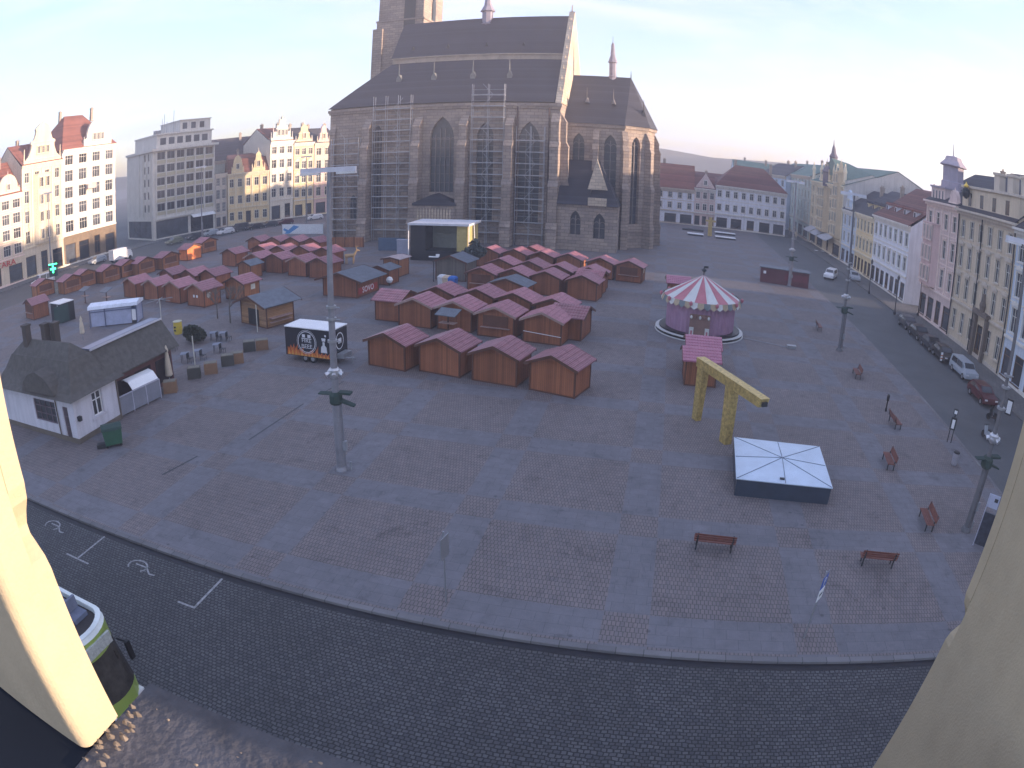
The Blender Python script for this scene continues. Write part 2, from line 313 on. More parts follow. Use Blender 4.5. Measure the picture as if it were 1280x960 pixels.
for i in range(9):   # rounded street corner
    a0, a1 = -pi / 2 + i * pi / 18, -pi / 2 + (i + 1) * pi / 18
    r0, r1 = .0, .28
    kb.hull([(KX - .3 + (r0 + .001) * cos(a0), KY + r0 * sin(a0), -.29), (KX - .3 + r1 * 1.7 * cos(a0), KY + r1 * sin(a0), -.29), (KX - .3 + r1 * 1.7 * cos(a1), KY + r1 * sin(a1), -.29)],
            [(KX - .3 + (r0 + .001) * cos(a0), KY + r0 * sin(a0), .004), (KX - .3 + r1 * 1.7 * cos(a0), KY + r1 * sin(a0), .004), (KX - .3 + r1 * 1.7 * cos(a1), KY + r1 * sin(a1), .004)])
struct('kerb', kb, KERB)
sw = MB()
sw.box(34.2, 52, -14, 168, -.29, .006); struct('east_sidewalk', sw, SIDE)
sw = MB(); sw.box(-150, -108, -14, 118, -.29, .006); sw.poly([(-150, 118, .006), (-108, 118, .006), (-100, 138, .006), (-91, 146, .006), (-82, 166, .006), (-82, 260, .006), (-150, 260, .006)]); struct('west_sidewalk', sw, SIDE)
struct('north_pavement', MB().box(-82, 34, 171.81, 178, -.29, .004), SIDE)
# painted bays and the wheelchair marks
PAINT = mat('worn_white_paint', (.27, .27, .28), rough=.7, var=.55, scale=6)
pm = MB()
def pline(a, b, wd=.11, z=-.120):
    a, b = Vector(a), Vector(b); d = (b - a).normalized(); nn = Vector((-d.y, d.x)) * wd / 2
    pm.quad((*(a + nn), z), (*(a - nn), z), (*(b - nn), z), (*(b + nn), z))
for X in (-31.2, -23.5, -15.8):
    pline((X, 18.0), (X, 15.4)); pline((X - .9, 15.4), (X + .05 if X > -16 else X + .9, 15.4))
def chair(cx, cy):
    pts = [(cx + .55 * cos(t), cy + .42 * sin(t)) for t in [pi * k / 8 for k in range(-2, 11)]]
    for a, b in zip(pts, pts[1:]): pline(a, b, .09)
    pline((cx - .2, cy + .1), (cx + .5, cy + .1), .09); pline((cx + .5, cy + .1), (cx + .95, cy - .25), .09); pline((cx + .95, cy - .25), (cx + 1.25, cy - .2), .09)
chair(-20.1, 16.6); chair(-27.3, 16.9)
struct('road_markings', pm, PAINT)
# drain slots in the paving
for i, (a, b) in enumerate((((-22.2, 30.1), (-21.8, 36.4)), ((-21.5, 38.3), (-21.1, 41.2)), ((-24.6, 24.2), (-24.0, 27.0)))):
    mb = MB(); a, b = Vector(a), Vector(b); d = (b - a).normalized(); nn = Vector((-d.y, d.x)) * .06
    mb.hull([(*(a + nn), .003), (*(a - nn), .003), (*(b - nn), .003), (*(b + nn), .003)][::-1], [(*(a + nn), .008), (*(a - nn), .008), (*(b - nn), .008), (*(b + nn), .008)][::-1])
    single('drain_grating', mb, DARK, ['long dark drainage slot in the paving left of the tall lamp mast', 'short dark drainage slot just behind the lamp mast', 'faint short drainage slot in the paving in front of the green bin'][i], 'drain')
# far hills
def hills(name, y, x0, x1, h, seed, m):
    rnd = random.Random(seed); mb = MB(); N = 60; top = []
    for i in range(N + 1):
        x = x0 + (x1 - x0) * i / N
        z = h * (.55 + .25 * sin(i * .21 + seed) + .15 * sin(i * .53 + 2 * seed) + .08 * rnd.random()); top.append((x, z))
    for (xa, za), (xb, zb) in zip(top, top[1:]):
        mb.quad((xa, y, -1), (xb, y, -1), (xb, y + 120, zb), (xa, y + 120, za)); mb.quad((xa, y + 120, za), (xb, y + 120, zb), (xb, y + 500, -1), (xa, y + 500, -1))
    struct(name, mb, m)
HILL = mat('wooded_hill', (.05, .06, .045), var=.5, scale=.03)
hills('hill', 700, -1500, 1500, 34, 1, HILL); hills('hill', 1300, -2600, 2600, 52, 2.7, HILL)
# ---------------------------------------------------------------- houses
def facade_frame(p0, p1):
    p0, p1 = Vector(p0).to_2d(), Vector(p1).to_2d(); d = (p1 - p0); L = d.length; return p0, atan2(d.y, d.x), L
def front_with_holes(mb, L, h, holes, mi=0, z0=-.3, rev=.22, y=0.0):
    cuts = [q for q in holes if q[0] < 0]; holes = [q for q in holes if q[0] >= 0]
    xs = sorted({0, L, *[a for q in holes for a in q[:2]]}); zs = sorted({z0, h, *[a for q in holes + cuts for a in q[2:]]})
    xs = [x for i, x in enumerate(xs) if i == 0 or x - xs[i - 1] > 1e-4]; zs = [x for i, x in enumerate(zs) if i == 0 or x - zs[i - 1] > 1e-4]
    for j in range(len(zs) - 1):
        i = 0
        while i < len(xs) - 1:
            def solid(i): 
                cx, cz = (xs[i] + xs[i + 1]) / 2, (zs[j] + zs[j + 1]) / 2
                return not any(a < cx < b and c < cz < d for a, b, c, d in holes)
            if not solid(i): i += 1; continue
            k = i
            while k + 1 < len(xs) - 1 and solid(k + 1): k += 1
            mb.quad((xs[i], y, zs[j]), (xs[k + 1], y, zs[j]), (xs[k + 1], y, zs[j + 1]), (xs[i], y, zs[j + 1]), mi); i = k + 1
    for a, b, c, d in holes:
        mb.quad((a, y, c), (a, y + rev, c), (a, y + rev, d), (a, y, d), mi); mb.quad((b, y, d), (b, y + rev, d), (b, y + rev, c), (b, y, c), mi)
        mb.quad((a, y, d), (a, y + rev, d), (b, y + rev, d), (b, y, d), mi); mb.quad((a, y, c), (b, y, c), (b, y + rev, c), (a, y + rev, c), mi)
def arc(w, hs, ht, n=8, pointed=False):
    """points of an arch head from right spring to left spring"""
    if pointed:
        R = (w * w / 4 + (ht - hs) ** 2) / w; out = []
        a1 = math.acos(max(-1, min(1, (R - w / 2) / R)))
        for i in range(n + 1): t = a1 * i / n; out.append((w / 2 - R + R * cos(t), hs + R * sin(t)))
        return out + [(-x, z) for x, z in reversed(out[:-1])]
    return [(w / 2 * cos(pi * i / n), hs + (ht - hs) * sin(pi * i / n)) for i in range(n + 1)]
WCACHE = {}
def window_mesh(w, h, trim, frame=None, style='cross', arch=False, wall=None, hood=None, proud=.07):
    key = (round(w, 2), round(h, 2), trim.name, (frame or WFRAME).name, style, arch, (wall or trim).name, hood)
    if key in WCACHE: return WCACHE[key]
    mb = MB(); a = w / 2; t = .14
    # glass + frame sit in the recess
    mb.quad((-a, .16, 0), (a, .16, 0), (a, .16, h), (-a, .16, h), 2)
    f = .07
    for x0, x1, z0, z1 in ((-a, -a + f, 0, h), (a - f, a, 0, h), (-a + f, a - f, 0, f), (-a + f, a - f, h - f, h)): mb.box(x0, x1, .10, .158, z0, z1, 1)
    if style in ('cross', 'two'): mb.box(-f * .6, f * .6, .105, .157, f, h - f, 1)
    if style == 'cross': mb.box(-a + f, a - f, .107, .156, h * .64, h * .64 + .07, 1)
    if style == 'three':
        for k in (-1, 1): mb.box(k * a / 3 - .035, k * a / 3 + .035, .105, .157, f, h - f, 1)
        mb.box(-a + f, a - f, .107, .156, h * .66, h * .66 + .07, 1)
    if style == 'grid':
        for k in range(1, 4): mb.box(-a + w * k / 4 - .03, -a + w * k / 4 + .03, .105, .157, f, h - f, 1)
        for k in range(1, 3): mb.box(-a + f, a - f, .107, .156, h * k / 3, h * k / 3 + .05, 1)
    # surround
    if proud:
        mb.box(-a - t, -a - .003, -proud, .02, -.02, h, 0); mb.box(a + .003, a + t, -proud, .02, -.02, h, 0)
        mb.box(-a - t - .08, a + t + .08, -proud - .06, .03, -.16, -.023, 0); mb.box(-a - t, a + t, -proud, .02, h + .003, h + t, 0)
        if hood == 'flat': mb.box(-a - t - .1, a + t + .1, -proud - .14, .02, h + t + .12, h + t + .26, 0); mb.box(-a - t, a + t, -proud + .02, .02, h + t + .003, h + t + .12, 0)
        if hood == 'tri': mb.prism([(-a - t - .15, h + t + .1), (a + t + .15, h + t + .1), (0, h + t + .65)], 'y', -proud - .15, .02, 0)
        if hood == 'round': mb.prism([(-a - t - .12, h + t + .08), (a + t + .12, h + t + .08)] + [((a + t + .12) * cos(pi * k / 8), h + t + .08 + .5 * sin(pi * k / 8)) for k in range(1, 8)], 'y', -proud - .15, .02, 0)
    if arch:
        hs = h - a; pts = arc(w, hs, h, 8)
        for i in range(4):
            p, q = pts[i], pts[i + 1]; mb.poly([(a, -.004, p[1] if i else hs), (a, -.004, h), (q[0], -.004, h), (q[0], -.004, q[1]), (p[0], -.004, p[1])] if False else [(p[0], -.004, p[1]), (p[0], -.004, h + .002), (q[0], -.004, h + .002), (q[0], -.004, q[1])][::-1], 3)
            mb.poly([(-p[0], -.004, p[1]), (-p[0], -.004, h + .002), (-q[0], -.004, h + .002), (-q[0], -.004, q[1])], 3)
        for p, q in zip(pts, pts[1:]): mb.quad((p[0], -.004, p[1]), (p[0], .158, p[1]), (q[0], .158, q[1]), (q[0], -.004, q[1]), 3)
    me = mb.mesh('window', [trim, frame or WFRAME, GLASS, wall or trim]); WCACHE[key] = me; return me
def gable_pts(kind, w, h):
    a = w / 2
    if kind == 'tri': return [(-a, 0), (a, 0), (a * .96, h * .1), (0, h), (-a * .96, h * .1)]
    if kind == 'step':
        pts = [(-a, 0), (a, 0)]; n = 4
        for i in range(n): pts += [(a * (1 - i / n), h * (i + .55) / n), (a * (1 - (i + 1) / n) + (.25 if i == n - 1 else 0), h * (i + .55) / n)]
        pts = pts[:-1] + [(.25, h * (n - .45) / n), (.25, h), (-.25, h), (-.25, h * (n - .45) / n)]
        for i in reversed(range(n)): pts += ([(-a * (1 - (i + 1) / n), h * (i + .55) / n)] if i < n - 1 else []) + [(-a * (1 - i / n), h * (i + .55) / n)]
        return pts
    if kind == 'arch': return [(-a, 0), (a, 0), (a, h * .25), (a * .86, h * .3)] + [(a * .8 * cos(t), h * .32 + h * .68 * sin(t)) for t in [pi * k / 12 for k in range(13)]] + [(-a * .86, h * .3), (-a, h * .25)]
    # volute
    R = [(a, 0), (a, h * .08), (a * .88, h * .12), (a * .74, h * .2), (a * .62, h * .36), (a * .6, h * .46), (a * .66, h * .48), (a * .64, h * .53), (a * .5, h * .56), (a * .42, h * .66), (a * .38, h * .78), (a * .42, h * .8), (a * .4, h * .84), (a * .22, h * .93), (0, h)]
    return [(-a, 0)] + R + [(-x, z) for x, z in reversed(R[1:-1])]
def house(label, p0, p1, h, depth, floors, bays, wall, trim, roofm, rh=5, rk='ridge', gf=4.0, ww=1.1, wh=1.9, style='cross', hood=None, arch=False,
          frame=None, gable=None, shops='shop', shopm=None, side=None, cornice=.55, pil=False, name='town_house', cat='house', dormers=0, chim=2, lopen=(), skip=(), string=True, base=-.3, sidewin=0, shiftu=0, basem=None):
    """gable = list of (u, width, height, kind)"""
    o, ang, L = facade_frame(p0, p1)
    t = thing(name, label, cat, (o.x, o.y, 0), ang)
    fh = (h - gf) / max(1, floors - 1); bw = L / bays; holes = []; ww = min(ww * 1.16, bw - .6) if bw - .6 > ww * .8 else ww; wh = min(wh * 1.1, fh - .95) if fh > 2.6 else wh; wins = []; shopsL = []
    for f in range(1, floors):
        zb = gf + (f - 1) * fh + (fh - wh) * .42
        hh = wh if f < floors - 1 or floors < 4 else wh * .85
        for b in range(bays):
            if (f, b) in skip: continue
            u = bw * (b + .5) + shiftu
            holes.append((u - ww / 2, u + ww / 2, zb, zb + hh)); wins.append((u, zb, hh, f))
    nb = bays if shops != 'big' else max(2, bays // 2 + 1); sb = L / nb
    dm = nb // 2
    for b in range(nb):
        u = sb * (b + .5)
        if shops == 'none': break
        if b == dm: sw_, sh_, z_, k = min(1.9, sb * .6), gf * .74, .02, 'door'
        elif shops in ('shop', 'big'): sw_, sh_, z_, k = sb * .74, gf * .62, .45, 'shop_window'
        else: sw_, sh_, z_, k = ww, min(wh, gf * .5), 1.3, 'window'
        holes.append((u - sw_ / 2, u + sw_ / 2, z_, z_ + sh_)); shopsL.append((u, z_, sw_, sh_, k))
    mb = MB(); front_with_holes(mb, L, h, holes + ([(-1, -.5, gf - .3, h)] if basem else []), 0, z0=base)
    if basem:
        for i, f in enumerate(mb.f):
            if max(mb.v[k][2] for k in f) <= gf - .29 and min(mb.v[k][0] for k in f) >= -.01: mb.m[i] = 2
    mb.quad((0, depth, base), (0, 0, base), (0, 0, h), (0, depth, h), 1); mb.quad((L, 0, base), (L, depth, base), (L, depth, h), (L, 0, h), 1); mb.quad((L, depth, base), (0, depth, base), (0, depth, h), (L, depth, h), 1)
    if rk == 'ridge':
        mb.poly([(0, depth, h), (0, 0, h), (0, depth / 2, h + rh)], 1); mb.poly([(L, 0, h), (L, depth, h), (L, depth / 2, h + rh)], 1)
    mb.quad((0, .25, h), (L, .25, h), (L, depth, h), (0, depth, h), 1)
    part('wall', mb, [wall, side or wall] + ([basem] if basem else []), t)
    # mouldings
    cm = MB()
    cm.box(-.12, L + .12, -cornice, .05, h - .05, h + .22); cm.box(-.06, L + .06, -cornice * .55, .04, h - .42, h - .053); cm.box(-.03, L + .03, -.12, .03, h - .75, h - .423)
    if string:
        cm.box(-.02, L + .02, -.22, .03, gf - .28, gf + .02)
        for f in range(2, floors): cm.box(-.01, L + .01, -.10, .03, gf + (f - 1) * fh - .16, gf + (f - 1) * fh - .02)
    if pil:
        for b in range(bays + 1): u = min(max(bw * b, .22), L - .22); cm.box(u - .2, u + .2, -.14, .025, gf + .023, h - .753)
    cm.box(-.015, L + .015, -.08, .028, base, .42)
    part('moulding', cm, trim, t)
    for u, zb, hh, f in wins:
        hd = hood if f < floors - 1 else None
        ob('window', window_mesh(ww, hh, trim, frame, style, arch, wall, hd), t, (u, 0, zb))
    for u, z_, a, b_, k in shopsL:
        if k == 'window': ob('window', window_mesh(a, b_, trim, frame, style, arch, wall, None), t, (u, 0, z_)); continue
        m = MB(); m.quad((-a / 2, .19, 0), (a / 2, .19, 0), (a / 2, .19, b_), (-a / 2, .19, b_), 1)
        for x0, x1 in ((-a / 2, -a / 2 + .1), (a / 2 - .1, a / 2)): m.box(x0, x1, .08, .187, 0, b_, 0)
        m.box(-a / 2 + .1, a / 2 - .1, .08, .186, b_ - .12, b_, 0); m.box(-a / 2 + .1, a / 2 - .1, .09, .186, b_ * .72, b_ * .72 + .07, 0)
        if k == 'door': m.box(-.04, .04, .09, .186, 0, b_ * .72, 0); m.box(-a / 2 + .1, a / 2 - .1, .12, .184, 0, .9, 0)
        else: m.box(-a / 2 - .1, a / 2 + .1, -.1, .06, -.14, -.003, 0)
        part(k, m, [shopm or BFRAME, GLASS], t, (u, 0, z_))
    # roof
    e = .35; r = MB()
    if rk == 'ridge':
        r.hull([(-.05, -e, h + .18), (L + .05, -e, h + .18), (L + .05, depth / 2, h + rh), (-.05, depth / 2, h + rh)], [(-.05, -e, h + .32), (L + .05, -e, h + .32), (L + .05, depth / 2, h + rh + .16), (-.05, depth / 2, h + rh + .16)])
        r.hull([(-.05, depth / 2, h + rh), (L + .05, depth / 2, h + rh), (L + .05, depth + e, h + .18), (-.05, depth + e, h + .18)], [(-.05, depth / 2, h + rh + .155), (L + .05, depth / 2, h + rh + .155), (L + .05, depth + e, h + .32), (-.05, depth + e, h + .32)])
    elif rk == 'hip':
        k = min(depth / 2, L / 2) * .8
        P = [(-e, -e, h + .2), (L + e, -e, h + .2), (L + e, depth + e, h + .2), (-e, depth + e, h + .2)]; T = [(k, depth / 2, h + rh), (L - k, depth / 2, h + rh)]
        r.add(P + T, [(0, 1, 5, 4), (1, 2, 5), (2, 3, 4, 5), (3, 0, 4), (3, 2, 1, 0)])
    elif rk == 'mansard':
        k = 1.6
        P = [(0, .2, h + .2), (L, .2, h + .2), (L, depth, h + .2), (0, depth, h + .2)]; Q = [(.1, k, h + rh * .75), (L - .1, k, h + rh * .75), (L - .1, depth - k, h + rh * .75), (.1, depth - k, h + rh * .75)]
        R = [(.2, depth / 2, h + rh), (L - .2, depth / 2, h + rh)]
        r.add(P + Q + R, [(0, 1, 5, 4), (1, 2, 6, 5), (2, 3, 7, 6), (3, 0, 4, 7), (4, 5, 9, 8), (5, 6, 9), (6, 7, 8, 9), (7, 4, 8), (3, 2, 1, 0)])
    elif rk == 'flat':
        r.box(-.1, L + .1, .3, depth, h + .01, h + .3); 
    ro = part('roof', r, roofm, t)
    slope = rh / (depth / 2)
    for i in range(dormers):
        u = L * (i + .5) / dormers; d = MB(); y0 = 1.6; zz = h + .25 + (y0 + e) * slope * .95
        d.box(-.55, .55, y0, y0 + 2.2, zz - .6, zz + .85, 0); d.prism([(-.75, zz + .85), (.75, zz + .85), (0, zz + 1.35)], 'y', y0 - .2, y0 + 2.6, 1); d.quad((-.38, y0 - .01, zz - .0), (.38, y0 - .01, zz), (.38, y0 - .01, zz + .7), (-.38, y0 - .01, zz + .7), 2)
        part('dormer', d, [wall, roofm, GLASS], ro, (u, 0, 0))
    for i in range(chim):
        u = L * (i + .6) / max(1, chim); yy = depth * (.5 + .08 * (-1) ** i); c = MB(); zz = h + rh - 1
        c.box(u - .35, u + .35, yy - .3, yy + .3, zz - .8, zz + 2.1, 0); c.box(u - .42, u + .42, yy - .37, yy + .37, zz + 2.1, zz + 2.28, 0)
        for k in (-.15, .15): c.tube((u + k, yy, zz + 2.28), (u + k, yy, zz + 2.6), .09, n=6)
        part('chimney', c, BRICKC, ro)
    for (u, gw, gh, kind) in (gable or []):
        m = MB(); pts = [(u + x, h + .24 + z) for x, z in gable_pts(kind, gw, gh)]
        m.prism(pts, 'y', -.12, .45, 0)
        if kind in ('volute', 'arch', 'step'):
            for s in (-1, 1): m.tube((u + s * gw * .48, .1, h + .24), (u + s * gw * .48, .1, h + .24 + gh * .38), .18, .08, n=6, mi=1)
            m.tube((u, .15, h + .24 + gh * .9), (u, .15, h + .24 + gh * 1.18), .14, .03, n=6, mi=1)
            m.box(u - gw * .44, u + gw * .44, -.22, -.1, h + gh * .1 + .24, h + gh * .1 + .42, 1)
            if gh > 4: m.box(u - gw * .3, u + gw * .3, -.2, -.1, h + gh * .5 + .24, h + gh * .5 + .4, 1)
        go = part('gable', m, [wall, trim], t)
        if gh > 2.4:
            n_ = 3 if gw > 7 else 1
            for k in range(n_):
                ob('window', window_mesh(.8, min(1.5, gh * .3), trim, frame, 'two', False, wall, None), go, (u + (k - (n_ - 1) / 2) * 1.3, -.29, h + gh * .24 + .2))
    # side windows (right-hand wall)
    t['_L'] = L
    return t, L, fh
BRICKC = mat('chimney_plaster', (.33, .27, .22), var=.3)
TILE_R = stripemat('red_roof_tiles', (.22, .085, .06), (.12, .05, .04), .33, axis=2, width=.16, var=.35, vscale=.8)
TILE_B = stripemat('brown_roof_tiles', (.16, .065, .05), (.08, .035, .03), .33, axis=2, width=.16, var=.35, vscale=.8)
TILE_G = stripemat('dark_grey_slates', (.06, .055, .062), (.035, .033, .04), .3, axis=2, width=.16, var=.35, vscale=.8)
COPPER = mat('green_copper_sheet', (.10, .17, .15), var=.3, scale=.6)
def plaster(n, c, **k): return mat('plaster_' + n, c, rough=.88, var=.10, scale=.5, stain=.16, bump=.15, bscale=25, **k)
P_CREAM = plaster('cream', (.62, .53, .41)); P_WHITE = plaster('white', (.66, .61, .52)); P_YEL = plaster('yellow', (0.75, 0.60, 0.35)); P_PINK = plaster('pink', (0.65, 0.51, 0.47))
P_BEIGE = plaster('beige', (0.59, 0.49, 0.36)); P_BLUE = plaster('pale_blue', (0.54, 0.60, 0.69)); P_LIL = plaster('cool_white', (0.75, 0.75, 0.80)); P_GREY = plaster('warm_grey', (0.55, 0.51, 0.47)); P_ROSE = plaster('rose', (0.65, 0.46, 0.43)); P_OCH = plaster('ochre', (0.58, 0.47, 0.31)); P_GREEN = plaster('greenish_grey', (0.50, 0.53, 0.47))
TR_W = plaster('light_trim', (.70, .66, .60)); TR_C = plaster('cream_trim', (0.75, 0.65, 0.47)); TR_B = plaster('beige_trim', (0.58, 0.50, 0.41)); TR_P = plaster('pink_trim', (0.78, 0.62, 0.55))
DKSTONE = mat('dark_plinth_stone', (.13, .11, .09), var=.2)

def bay(t, u0, u1, d, z0, z1, m_, trim, floors, ww=.9, wh=1.9, n=2, chf=.8):
    m = MB(); m.prism([(u0, 0), (u1, 0), (u1 - chf, -d), (u0 + chf, -d)], 'z', z0, z1); m.prism([(u0 - .1, 0), (u1 + .1, 0), (u1 - chf + .15, -d - .15), (u0 + chf - .15, -d - .15)], 'z', z1, z1 + .2)
    o = part('bay_window', m, m_, t); W_ = u1 - u0 - 2 * chf
    for f in range(floors):
        zb = z0 + (z1 - z0) * f / floors + (z1 - z0) / floors * .25
        for k in range(n): ob('window', window_mesh(ww, wh, trim, None, 'two', False, m_, None), o, (u0 + chf + W_ * (k + .5) / n, -d - .17, zb))
# ---- west side, south to north (left in the picture)
WX = -112.5
t, L, fh = house('pink and cream sunlit house with a shop sign in red letters', (WX, 60.5), (WX, 75.8), 17.2, 13, 5, 5, P_CREAM, TR_P, TILE_R, rh=7, gf=5.2, ww=1.75, wh=2.2, shops='big', gable=[(11.5, 6.5, 4.0, 'arch'), (3, 5, 3.5, 'volute')], style='three')
text('shop_sign', 'UITARA', 1.5, mat('red_sign_letters', (.55, .06, .05)), t, Matrix.Translation((9, -.32, 4.25)) @ UP, .05, 1.4)
t, L, fh = house('tall cream house with a high curved gable and middle bay beside a white corner house', (WX, 75.8), (WX, 87.7), 22.3, 13, 5, 4, P_CREAM, TR_C, TILE_R, rh=5, gf=6.2, ww=1.1, wh=2.2, hood='flat', pil=True, gable=[(6, 11, 8.6, 'volute')], shops='big')
bay(t, 3.4, 8.6, .9, 6.3, 20.2, P_CREAM, TR_C, 4, .95, 2.0, 2)
t, L, fh = house('sunlit white corner house with a red hipped roof, arched gable and dark shop front', (WX, 87.7), (WX, 105), 24.2, 14, 6, 4, P_WHITE, TR_W, TILE_R, rh=8.5, rk='hip', gf=6.4, ww=2.1, wh=2.2, style='three', basem=mat('brown_shop_cladding', (.20, .15, .10), var=.25), gable=[(11.2, 9, 6.2, 'arch')], shops='shop', hood='flat', cornice=.9)
m = MB(); m.box(.02, L - .02, -.03, .0, .44, 6.05); m2 = MB()
m = MB()
for u0, u1 in ((7.3, 10.0),): 
    m.box(u0, u1, -1.1, 0, 15.2, 15.4); m.box(u0, u1, -1.1, -1.0, 15.4, 16.3)
part('balcony', m, P_ROSE, t)
# modern grey office building
def office():
    p0, p1 = (-111.3, 117.2), (-104.6, 134.4)
    o, ang, L = facade_frame(p0, p1); h = 25.6; D = 17
    t = thing('office_building', 'grey office block with wide window bands, dark ground floor and roof antennas', 'office block', (o.x, o.y, 0), ang)
    W1 = mat('pale_concrete_cladding', (.60, .57, .52), rough=.8, var=.12, scale=.5, stain=.15); W2 = mat('olive_panel', (.42, .38, .26), rough=.7, var=.15)
    gf = 5.6; fl = 5; fh = (21.2 - gf) / fl; bays = 6; bw = (L - 1.4) / bays; holes = []
    for f in range(fl):
        for b in range(bays): u = 1.1 + bw * b; holes.append((u + .3, u + bw - .3, gf + f * fh + 1.15, gf + f * fh + 1.15 + 1.85))
    holes.append((.9, L * .56, .3, 4.4)); holes.append((L * .6, L - .5, .3, 4.4))
    mb = MB(); front_with_holes(mb, L, 21.4, holes, 0)
    sh = [(D - 5.2 + b * 2.4, D - 5.2 + b * 2.4 + 1.6, gf + f * fh + 1.15, gf + f * fh + 3.0) for f in range(fl) for b in range(2)]
    # south side wall (runs back from the corner), with its own openings
    sb = MB(); front_with_holes(sb, D, 21.4, sh + [(.8, D - 1, .4, 4.6)], 0); M = Matrix(((0, 1, 0, 0), (-1, 0, 0, D), (0, 0, 1, 0), (0, 0, 0, 1)))
    mb.add([M @ Vector(v) for v in sb.v], sb.f, 0)
    mb.quad((L, 0, -.3), (L, D, -.3), (L, D, 21.4), (L, 0, 21.4), 0); mb.quad((L, D, -.3), (0, D, -.3), (0, D, 21.4), (L, D, 21.4), 0); mb.quad((0, 0, 21.4), (L, 0, 21.4), (L, D, 21.4), (0, D, 21.4), 0)
    part('wall', mb, W1, t)
    c = MB(); c.box(-.5, L + .7, -.9, D, 21.402, 22.0); c.box(-.1, L + .1, -.5, .0, gf - .9, gf - .5)
    for f in range(fl): c.box(.9, L - .05, -.12, -.004, gf + f * fh + .2, gf + f * fh + .98, 1)
    for b in range(bays + 1): u = 1.1 + bw * b; c.box(u - .16, u + .16, -.22, -.005, gf - .4, 21.3)
    for k in range(4): c.box(-.12, -.003, 1.2 + k * 2.3, 1.7 + k * 2.3, gf, 21.3)
    c.tube((.25, -.3, -.3), (.25, -.3, gf), .28, n=10)
    part('moulding', c, [W1, W2], t)
    wm = window_mesh(bw - .6, 1.85, W1, STEEL, 'two', False, W1, None, 0)
    for a, b, z0, z1 in holes[:-2]: ob('window', wm, t, ((a + b) / 2, 0, z0))
    wm2 = window_mesh(1.6, 1.85, W1, STEEL, 'two', False, W1, None, 0)
    for a, b, z0, z1 in sh: ob('window', wm2, t, (0, D - (a + b) / 2, z0), -pi / 2)
    for a, b, z0, z1 in holes[-2:]: ob('shop_window', window_mesh(b - a, z1 - z0, W1, DARK, 'grid', False, W1, None, 0), t, ((a + b) / 2, 0, z0))
    ob('shop_window', window_mesh(D - 1.8, 4.2, W1, DARK, 'grid', False, W1, None, 0), t, (0, D - (.8 + D - 1) / 2, .4), -pi / 2)
    # set-back top storeys
    p = MB(); p.box(2.0, L, 1.8, D - 1, 22.0, 25.4, 0); p.box(1.8, L + .3, 1.3, D - .8, 25.4, 25.75, 0); p.box(9, L - .2, 2.4, D - 3, 25.75, 28.6, 0); p.box(8.8, L, 2.1, D - 2.8, 28.6, 28.8, 0)
    for b in range(6): p.quad((3 + b * 2.5, 1.79, 22.9), (4.7 + b * 2.5, 1.79, 22.9), (4.7 + b * 2.5, 1.79, 24.6), (3 + b * 2.5, 1.79, 24.6), 1)
    for b in range(3): p.quad((9.8 + b * 2.6, 2.39, 26.4), (11.2 + b * 2.6, 2.39, 26.4), (11.2 + b * 2.6, 2.39, 28), (9.8 + b * 2.6, 2.39, 28), 1)
    pe = part('penthouse', p, [W1, GLASS], t)
    a = MB()
    for u, z in ((5, 4), (5.6, 5.2), (6.4, 3.2), (8.4, 6.0)): a.tube((u, 5, 25.7), (u, 5, 25.7 + z), .06, n=5)
    a.box(3.4, 5.2, 6, 7, 25.75, 26.9)
    part('antenna', a, GPOLE, pe)
    aw = MB(); aw.hull([(L * .6, -1.6, 3.9), (L - .6, -1.6, 3.9), (L - .6, 0, 4.7), (L * .6, 0, 4.7)][::-1], [(L * .6, -1.6, 4.0), (L - .6, -1.6, 4.0), (L - .6, 0, 4.82), (L * .6, 0, 4.82)][::-1]); part('awning', aw, WHITE, t)
office()
house('narrow glazed link building squeezed between the grey office block and the yellow palace', (-104.5, 134.6), (-103.4, 138.2), 13.6, 12, 4, 2, P_GREY, TR_B, TILE_G, rh=1, rk='flat', ww=1.4, wh=2.6, gf=3.6, chim=0, shops='big', cornice=.2, style='grid')
t, L, fh = house('low yellow baroque palace with two small white gables and an arched portal', (-103.2, 138.3), (-94.8, 145.4), 13.2, 14, 3, 5, P_YEL, TR_C, TILE_B, rh=5.2, rk='mansard', gf=4.6, ww=.95, wh=1.9, pil=True, shops='win', gable=[(2.7, 3.2, 4.6, 'arch'), (8.2, 3.4, 5.2, 'volute')], cornice=.7)
t, L, fh = house('tall cream house with spiky stepped gable behind the parked cars', (-94.6, 145.6), (-92.1, 153.2), 20.6, 12, 5, 3, P_WHITE, TR_W, TILE_B, rh=4, gf=5.5, ww=1.3, wh=2.0, gable=[(3.9, 7.6, 6.5, 'step')], shops='big', hood='flat')
for k in range(4):
    m = MB(); m.tube((1.0 + 1.9 * k, .1, 21), (1.0 + 1.9 * k, .1, 25.5 + (2.2 if k in (1, 2) else 0)), .3, .04, n=6); part('pinnacle', m, TR_W, t)
t, L, fh = house('cream house with a curved white gable, second from the right in the far sunlit row', (-92.0, 153.4), (-88.7, 158.3), 19.8, 12, 5, 3, P_YEL, TR_W, TILE_G, rh=4.5, gf=4.6, ww=1.0, wh=1.8, gable=[(2.9, 5, 5, 'volute')], shops='big', hood='tri')
t, L, fh = house('orange house with balconies beside the cathedral, last of the far sunlit row', (-88.6, 158.5), (-85.0, 166.5), 19.4, 12, 5, 3, P_ROSE, TR_C, TILE_G, rh=4.5, gf=4.6, ww=1.3, wh=2.1, gable=[(3, 4.2, 5, 'volute')], shops='big')
